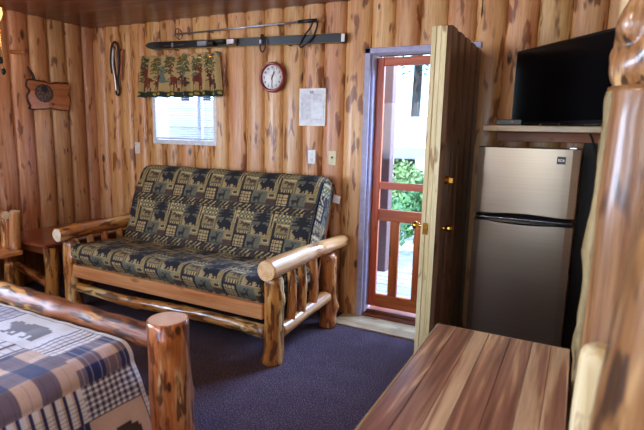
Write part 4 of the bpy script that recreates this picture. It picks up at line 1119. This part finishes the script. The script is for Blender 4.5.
MB().box((4.155, -.4315, 1.557), (4.16, -.4295, 1.561)).build('indicator_light', M['led'], sb)
dv = thing('disc_player', 'thin black disc player with silver trim below the television', 'disc player', (4.53, -.42, 1.537))
MB().box((4.44, -.446, 1.538), (4.62, -.36, 1.556), bev=.003).build('case', M['black'], dv)
MB().box((4.49, -.4475, 1.549), (4.60, -.4455, 1.553)).build('silver_trim', M['steel'], dv)
rm = MB().box((4.31, -.445, 1.538), (4.36, -.425, 1.550), bev=.003).build('remote_control', M['skigrey'])
tag(rm, 'small grey remote control lying at the front of the shelf', 'remote control')
cb = MB().tube([(4.575, -.16, 1.50), (4.60, -.17, 1.44), (4.64, -.19, 1.30), (4.655, -.2, 1.1), (4.64, -.2, .9), (4.63, -.15, .5), (4.62, -.1, .3)], .006, 8).build('power_cord', M['rubber'])
tag(cb, 'black power cord hanging from the shelf beside the refrigerator', 'cord')

# ------------------------------------------------------------------ outdoors, seen through the door and window
M['ground'] = flat('pale_gravel_yard', (214,208,196), .9, nz=.12, nscale=6)
M['deck'] = wood('grey_porch_boards', (196,186,176), (172,162,154), (140,130,124), (100,90,84), patch_amt=.2, knot=.1, rough=.7)
M['leaf'] = flat('green_leaves', (96,140,88), .6, nz=.3, nscale=8)
M['leafb'] = flat('pale_green_leaves', (150,178,120), .6, nz=.3, nscale=8)
M['pine'] = flat('pine_needles', (70,100,76), .7, nz=.3, nscale=3)
M['trunk'] = flat('grey_bark', (58,52,54), .8, nz=.25, nscale=9)
M['rock'] = flat('grey_rock', (150,146,144), .85, nz=.2, nscale=12)
M['house'] = flat('pale_cabin_siding', (226,222,216), .8, nz=.1)
M['roof'] = flat('pale_grey_roof', (168,164,168), .8)
M['postout'] = flat('brown_porch_post', (104,72,66), .6)
g = struct(MB().box((-30, .13, -.75), (30, 45, -.45)).build('ground', M['ground']))
mb = MB()
for i in range(12): mb.box((-.2, .13+i*.12, -.06), (XR+.2, .245+i*.12, -.02), 'x')
dkk = mb.build('trim_8', M['deck']); struct(dkk)
mb = MB()
for x in (-.1, 1.8, 3.6, 5.4): mb.box((x-.05, .2, -.46), (x+.05, .3, -.06)).box((x-.05, 1.4, -.46), (x+.05, 1.5, -.06))
struct(mb.build('trim_9', M['postout']))
pp = MB().box((2.64, 1.38, -.02), (2.76, 1.50, 2.6), 'z', bev=.006).build('porch_post', M['postout']); tag(pp, 'brown square porch post outside the screen door', 'post')
def shrub(x, y, r, mat, label, n=900, z=-.45, hz=1.0):
    t = thing('garden_shrub', label, 'shrub', (x, y, z), 'shrubs in the yard'); mb = MB(); rr = random.Random(int(x*100+y*10))
    for _ in range(n):
        d = Vector((rr.gauss(0, 1), rr.gauss(0, 1), rr.gauss(0, 1))).normalized()*r*(rr.random()**.4)
        c = Vector((x+d.x, y+d.y, z+r*hz*1.0+.1+d.z*hz))
        a = Vector((rr.gauss(0, 1), rr.gauss(0, 1), rr.gauss(0, 1))).normalized(); b = a.orthogonal().normalized(); s_ = .05+.05*rr.random()
        mb.add([c-a*s_, c+b*s_*.5, c+a*s_, c-b*s_*.5], [(0, 1, 2, 3)])
    mb.build('foliage', mat, t)
    MB().log([(x, y, z), (x, y, z+r*hz)], [.03, .02], seg=8, knots=0).build('stem', M['trunk'], t)
shrub(1.95, 3.1, .5, M['leaf'], 'round green shrub outside low behind the screen door, nearest the porch')
shrub(1.1, 4.6, .55, M['leafb'], 'pale green shrub in the yard behind the screen door lower panes, middle distance')
shrub(2.3, 4.6, .55, M['leaf'], 'tall green shrub in the yard seen at the right of the lower panes')
shrub(.9, 7.4, .62, M['leafb'], 'large pale shrub farthest out in the yard through the screen door')
def rock(x, y, r, label):
    mb = MB(); vs = []; m, n = 10, 16
    for i in range(m+1):
        for j in range(n):
            a = PI*i/m; b = 2*PI*j/n; d = Vector((math.sin(a)*math.cos(b), math.sin(a)*math.sin(b), math.cos(a)*.7))
            k_ = r*(1+.25*noise.noise(d*1.5+Vector((x, y, 0)))); vs.append(Vector((x, y, -.45+r*.4))+d*k_)
    mb.add(vs, [(i*n+j, i*n+(j+1) % n, (i+1)*n+(j+1) % n, (i+1)*n+j) for i in range(m) for j in range(n)], 0, None, 0, True)
    tag(mb.build('garden_rock', M['rock']), label, 'rock', 'rocks in the yard')
rock(2.45, 2.3, .16, 'grey garden rock outside, right behind the lower glass panel'); rock(2.08, 2.25, .12, 'smaller grey rock beside the larger one outside the screen door')
def pine(x, y, h, r, label):
    t = thing('pine_tree', label, 'tree', (x, y, -.45), 'trees behind the yard'); rr = random.Random(int(x*37+y*11))
    MB().log([(x, y, -.45), (x+.1, y, h*.5), (x, y, h)], [r, r*.8, r*.3], seg=12, knots=0, n=12).build('trunk', [M['trunk'], M['trunk']], t)
    mb = MB()
    for _ in range(500):
        zz = h*(.42+.58*rr.random()); rad_ = (1-(zz-h*.42)/(h*.6))*h*.16+.1; a = rr.random()*2*PI; d = rad_*math.sqrt(rr.random())
        c = Vector((x+math.cos(a)*d, y+math.sin(a)*d, zz)); s_ = .16+.16*rr.random(); o_ = Vector((math.cos(a), math.sin(a), -.35)); w = Vector((-math.sin(a), math.cos(a), .1))*.45
        mb.add([c-o_*s_, c+w*s_, c+o_*s_, c-w*s_], [(0, 1, 2, 3)])
    mb.build('crown', M['pine'], t)
for i, (x, y, h, r) in enumerate([(-1.85, 14, 10, .17), (-2.6, 19.5, 10, .24), (-4.9, 20, 11, .24), (2.2, 24, 11, .28), (-6.5, 15, 9, .22), (-10.5, 14, 9, .22), (-14.5, 17, 11, .26)]):
    pine(x, y, h, r, ['tall pine seen through the upper left of the door glass', 'tall pine seen through the upper right of the door glass', 'pine tree beyond the yard, left of the door view', 'farthest pine tree beyond the yard, right of the door view', 'pine tree between the door view and the window view', 'pine tree seen through the small window, nearer one', 'pine tree seen through the small window, farther one'][i])
ca = thing('neighbouring_cabin', 'pale cabin with low grey roof across the yard', 'building', (-.6, 10.5, -.45))
MB().box((-2.2, 9.8, -.45), (.9, 12.2, 1.1)).build('wall', M['house'], ca)
MB().add([(-2.5, 9.5, 1.1), (1.2, 9.5, 1.1), (1.2, 12.5, 1.1), (-2.5, 12.5, 1.1), (-2.5, 11, 2.0), (1.2, 11, 2.0)], [(0, 1, 5, 4), (2, 3, 4, 5), (0, 4, 3), (1, 2, 5), (0, 3, 2, 1)]).build('roof', M['roof'], ca)
for x in (-1.6, -.1): MB().box((x, 9.77, .1), (x+.6, 9.81, .8)).build('window', M['screen'], ca)
cc2 = thing('storage_shed', 'grey shed wall seen through the small window', 'building', (-4.6, 7, -.45))
MB().box((-6.0, 6.5, -.45), (-2.9, 9, 1.55)).build('wall', M['house'], cc2)
MB().add([(-6.2, 6.2, 1.55), (-2.7, 6.2, 1.55), (-2.7, 9.3, 1.55), (-6.2, 9.3, 1.55), (-6.2, 7.7, 2.3), (-2.7, 7.7, 2.3)], [(0, 1, 5, 4), (2, 3, 4, 5), (0, 4, 3), (1, 2, 5), (0, 3, 2, 1)]).build('roof', M['roof'], cc2)
MB().box((-4.2, 6.46, .2), (-3.5, 6.51, 1.0)).build('window', M['screen'], cc2)

# rear windows behind the camera
for i, (a, b) in enumerate(((RX0, RX1), (RX2, RX3))):
    w_ = struct(thing('window_%d' % (i+2), '', '', ((a+b)/2, YB, RZ0)))
    for k_ in ('label', 'category'): del w_[k_]
    mb = MB(); mb.box((a, YB-.14, RZ0), (a+.05, YB+.05, RZ1)).box((b-.05, YB-.14, RZ0), (b, YB+.05, RZ1)).box((a, YB-.14, RZ0), (b, YB+.05, RZ0+.05)).box((a, YB-.14, RZ1-.05), (b, YB+.05, RZ1)).box(((a+b)/2-.02, YB-.1, RZ0), ((a+b)/2+.02, YB-.06, RZ1))
    mb.build('window_frame', M['white'], w_)

w_ = struct(thing('window_4', '', '', (0, (LW0+LW1)/2, .95)))
for k_ in ('label', 'category'): del w_[k_]
mb = MB(); mb.box((-.14, LW0, .95), (.05, LW0+.05, 2.1)).box((-.14, LW1-.05, .95), (.05, LW1, 2.1)).box((-.14, LW0, .95), (.05, LW1, 1.0)).box((-.14, LW0, 2.05), (.05, LW1, 2.1)).box((-.1, (LW0+LW1)/2-.02, .95), (-.06, (LW0+LW1)/2+.02, 2.1))
mb.build('window_frame', M['white'], w_)

# ------------------------------------------------------------------ lights
def srgb(c): return tuple(lin(c))
def light(name, kind, loc, power, col, **kw):
    l = bpy.data.lights.new(name, kind); l.energy = power; l.color = col
    for k, v in kw.items(): setattr(l, k, v)
    o = bpy.data.objects.new(name, l); o.location = loc; COL.objects.link(o); return o
WARM = (1.0, .70, .44)
light('lamp_bulb', 'POINT', (.80, -1.5, 2.09), 9, WARM, shadow_soft_size=.09)
cl2 = thing('ceiling_light', 'round glass ceiling light over the middle of the room, outside the picture', 'ceiling light', (3.5, -3.0, 2.33))
MB().lathe((3.5, -3.0, H), (0, 0, -1), [(.17, 0), (.17, .02), (.155, .03), (.13, .07), (.07, .10), (.005, .11)], 32).build('lamp_shade', M['lampglass'], cl2)
light('lamp_bulb', 'POINT', (3.5, -3.0, 2.25), 38, (1.0, .80, .58), shadow_soft_size=.12)
tl_ = thing('table_lamp', 'small table lamp with cream shade on a log nightstand behind the camera', 'lamp', (4.0, -4.85, .62))
MB().lathe((4.0, -4.85, .62), (0, 0, 1), [(.07, 0), (.07, .015), (.02, .03), (.03, .10), (.045, .16), (.02, .22), (.008, .26)]).build('lamp_base', M['brass'], tl_)
mb = MB(); mb.lathe((4.0, -4.85, .85), (0, 0, 1), [(.14, 0), (.09, .18), (.088, .18), (.138, .002)]); mb.build('lamp_shade', M['paper'], tl_)
ns2 = thing('nightstand', 'small log nightstand carrying the table lamp behind the camera', 'nightstand', (4.0, -4.85, 0))
MB().box((3.76, -5.08, .585), (4.24, -4.62, .62), 'x', bev=.006).build('top', M['table'], ns2)
for x in (3.82, 4.18):
    for y in (-5.02, -4.68): lg('leg', ns2, [(x, y, 0), (x, y, .586)], [.035, .033], seg=14)
light('lamp_bulb', 'POINT', (4.0, -4.85, 1.02), 16, WARM, shadow_soft_size=.04)
# area lamps that stand in for daylight at the openings
def arealight(name, loc, rot, sx, sy, power, col):
    o = light(name, 'AREA', loc, power, col, shape='RECTANGLE', size=sx, size_y=sy); o.rotation_euler = rot; return o
DAY = (.60, .74, 1.0)
dl = arealight('door_sky_fill', (4.5, 1.55, 2.95), (0, 0, 0), 2.2, 1.2, 900, (.42, .54, 1.0))  # added blue lamp out of view above the doorway, strengthens the sky light
dl.rotation_euler = (Vector((2.95, -.6, .5))-Vector((4.5, 1.55, 2.95))).to_track_quat('-Z', 'Y').to_euler()
arealight('daylight_rear', ((RX0+RX1)/2, YB-.3, 1.5), (math.radians(90), 0, 0), 1.5, 1.2, 100, DAY)
arealight('daylight_rear', ((RX2+RX3)/2, YB-.3, 1.5), (math.radians(90), 0, 0), 1.3, 1.2, 30, DAY)
arealight('daylight_left', (-.3, (LW0+LW1)/2, 1.5), (0, math.radians(-90), 0), 1.1, 1.6, 270, DAY)
su = light('sun', 'SUN', (0, 5, 8), 11.0, (1, .97, .92), angle=.02); su.rotation_euler = (math.radians(42), math.radians(-25), 0)
w = bpy.data.worlds.new('sky'); SC.world = w; w.use_nodes = True; nt = w.node_tree
bgn = nt.nodes['Background']; skyt = N(nt, 'ShaderNodeTexSky'); 
try:
    skyt.sky_type = 'NISHITA'; skyt.sun_disc = False; skyt.sun_elevation = math.radians(50); skyt.sun_rotation = 1.0; skyt.altitude = 1500; skyt.dust_density = 2.5
except Exception: pass
nt.links.new(skyt.outputs[0], bgn.inputs[0]); bgn.inputs[1].default_value = .9

# ------------------------------------------------------------------ camera
f, yaw, pit, rol = 494.306, -.4752, .1651, .0231
F = Vector((math.sin(yaw)*math.cos(pit), math.cos(yaw)*math.cos(pit), -math.sin(pit)))
R = Vector((math.cos(yaw), -math.sin(yaw), 0)); U = R.cross(F)
R2 = R*math.cos(rol)+U*math.sin(rol); U2 = -R*math.sin(rol)+U*math.cos(rol)
cd = bpy.data.cameras.new('camera'); co = bpy.data.objects.new('camera', cd); COL.objects.link(co)
co.matrix_world = Matrix(((R2.x, U2.x, -F.x, 4.5333), (R2.y, U2.y, -F.y, -3.6009), (R2.z, U2.z, -F.z, 1.4691), (0, 0, 0, 1)))
cd.sensor_width = 36; cd.lens = f/644*36; cd.clip_start = .02
cd.dof.use_dof = True; cd.dof.focus_distance = 3.6; cd.dof.aperture_fstop = 3.2
SC.camera = co
SC.view_settings.view_transform = 'Standard'; SC.view_settings.look = 'None'; SC.view_settings.gamma = 1; SC.view_settings.use_curve_mapping = False
SC.view_settings.exposure = -0.2
try:
    SC.cycles.use_denoising = True; SC.cycles.max_bounces = 6; SC.cycles.diffuse_bounces = 4; SC.cycles.glossy_bounces = 3; SC.cycles.sample_clamp_indirect = 4.0
except Exception: pass
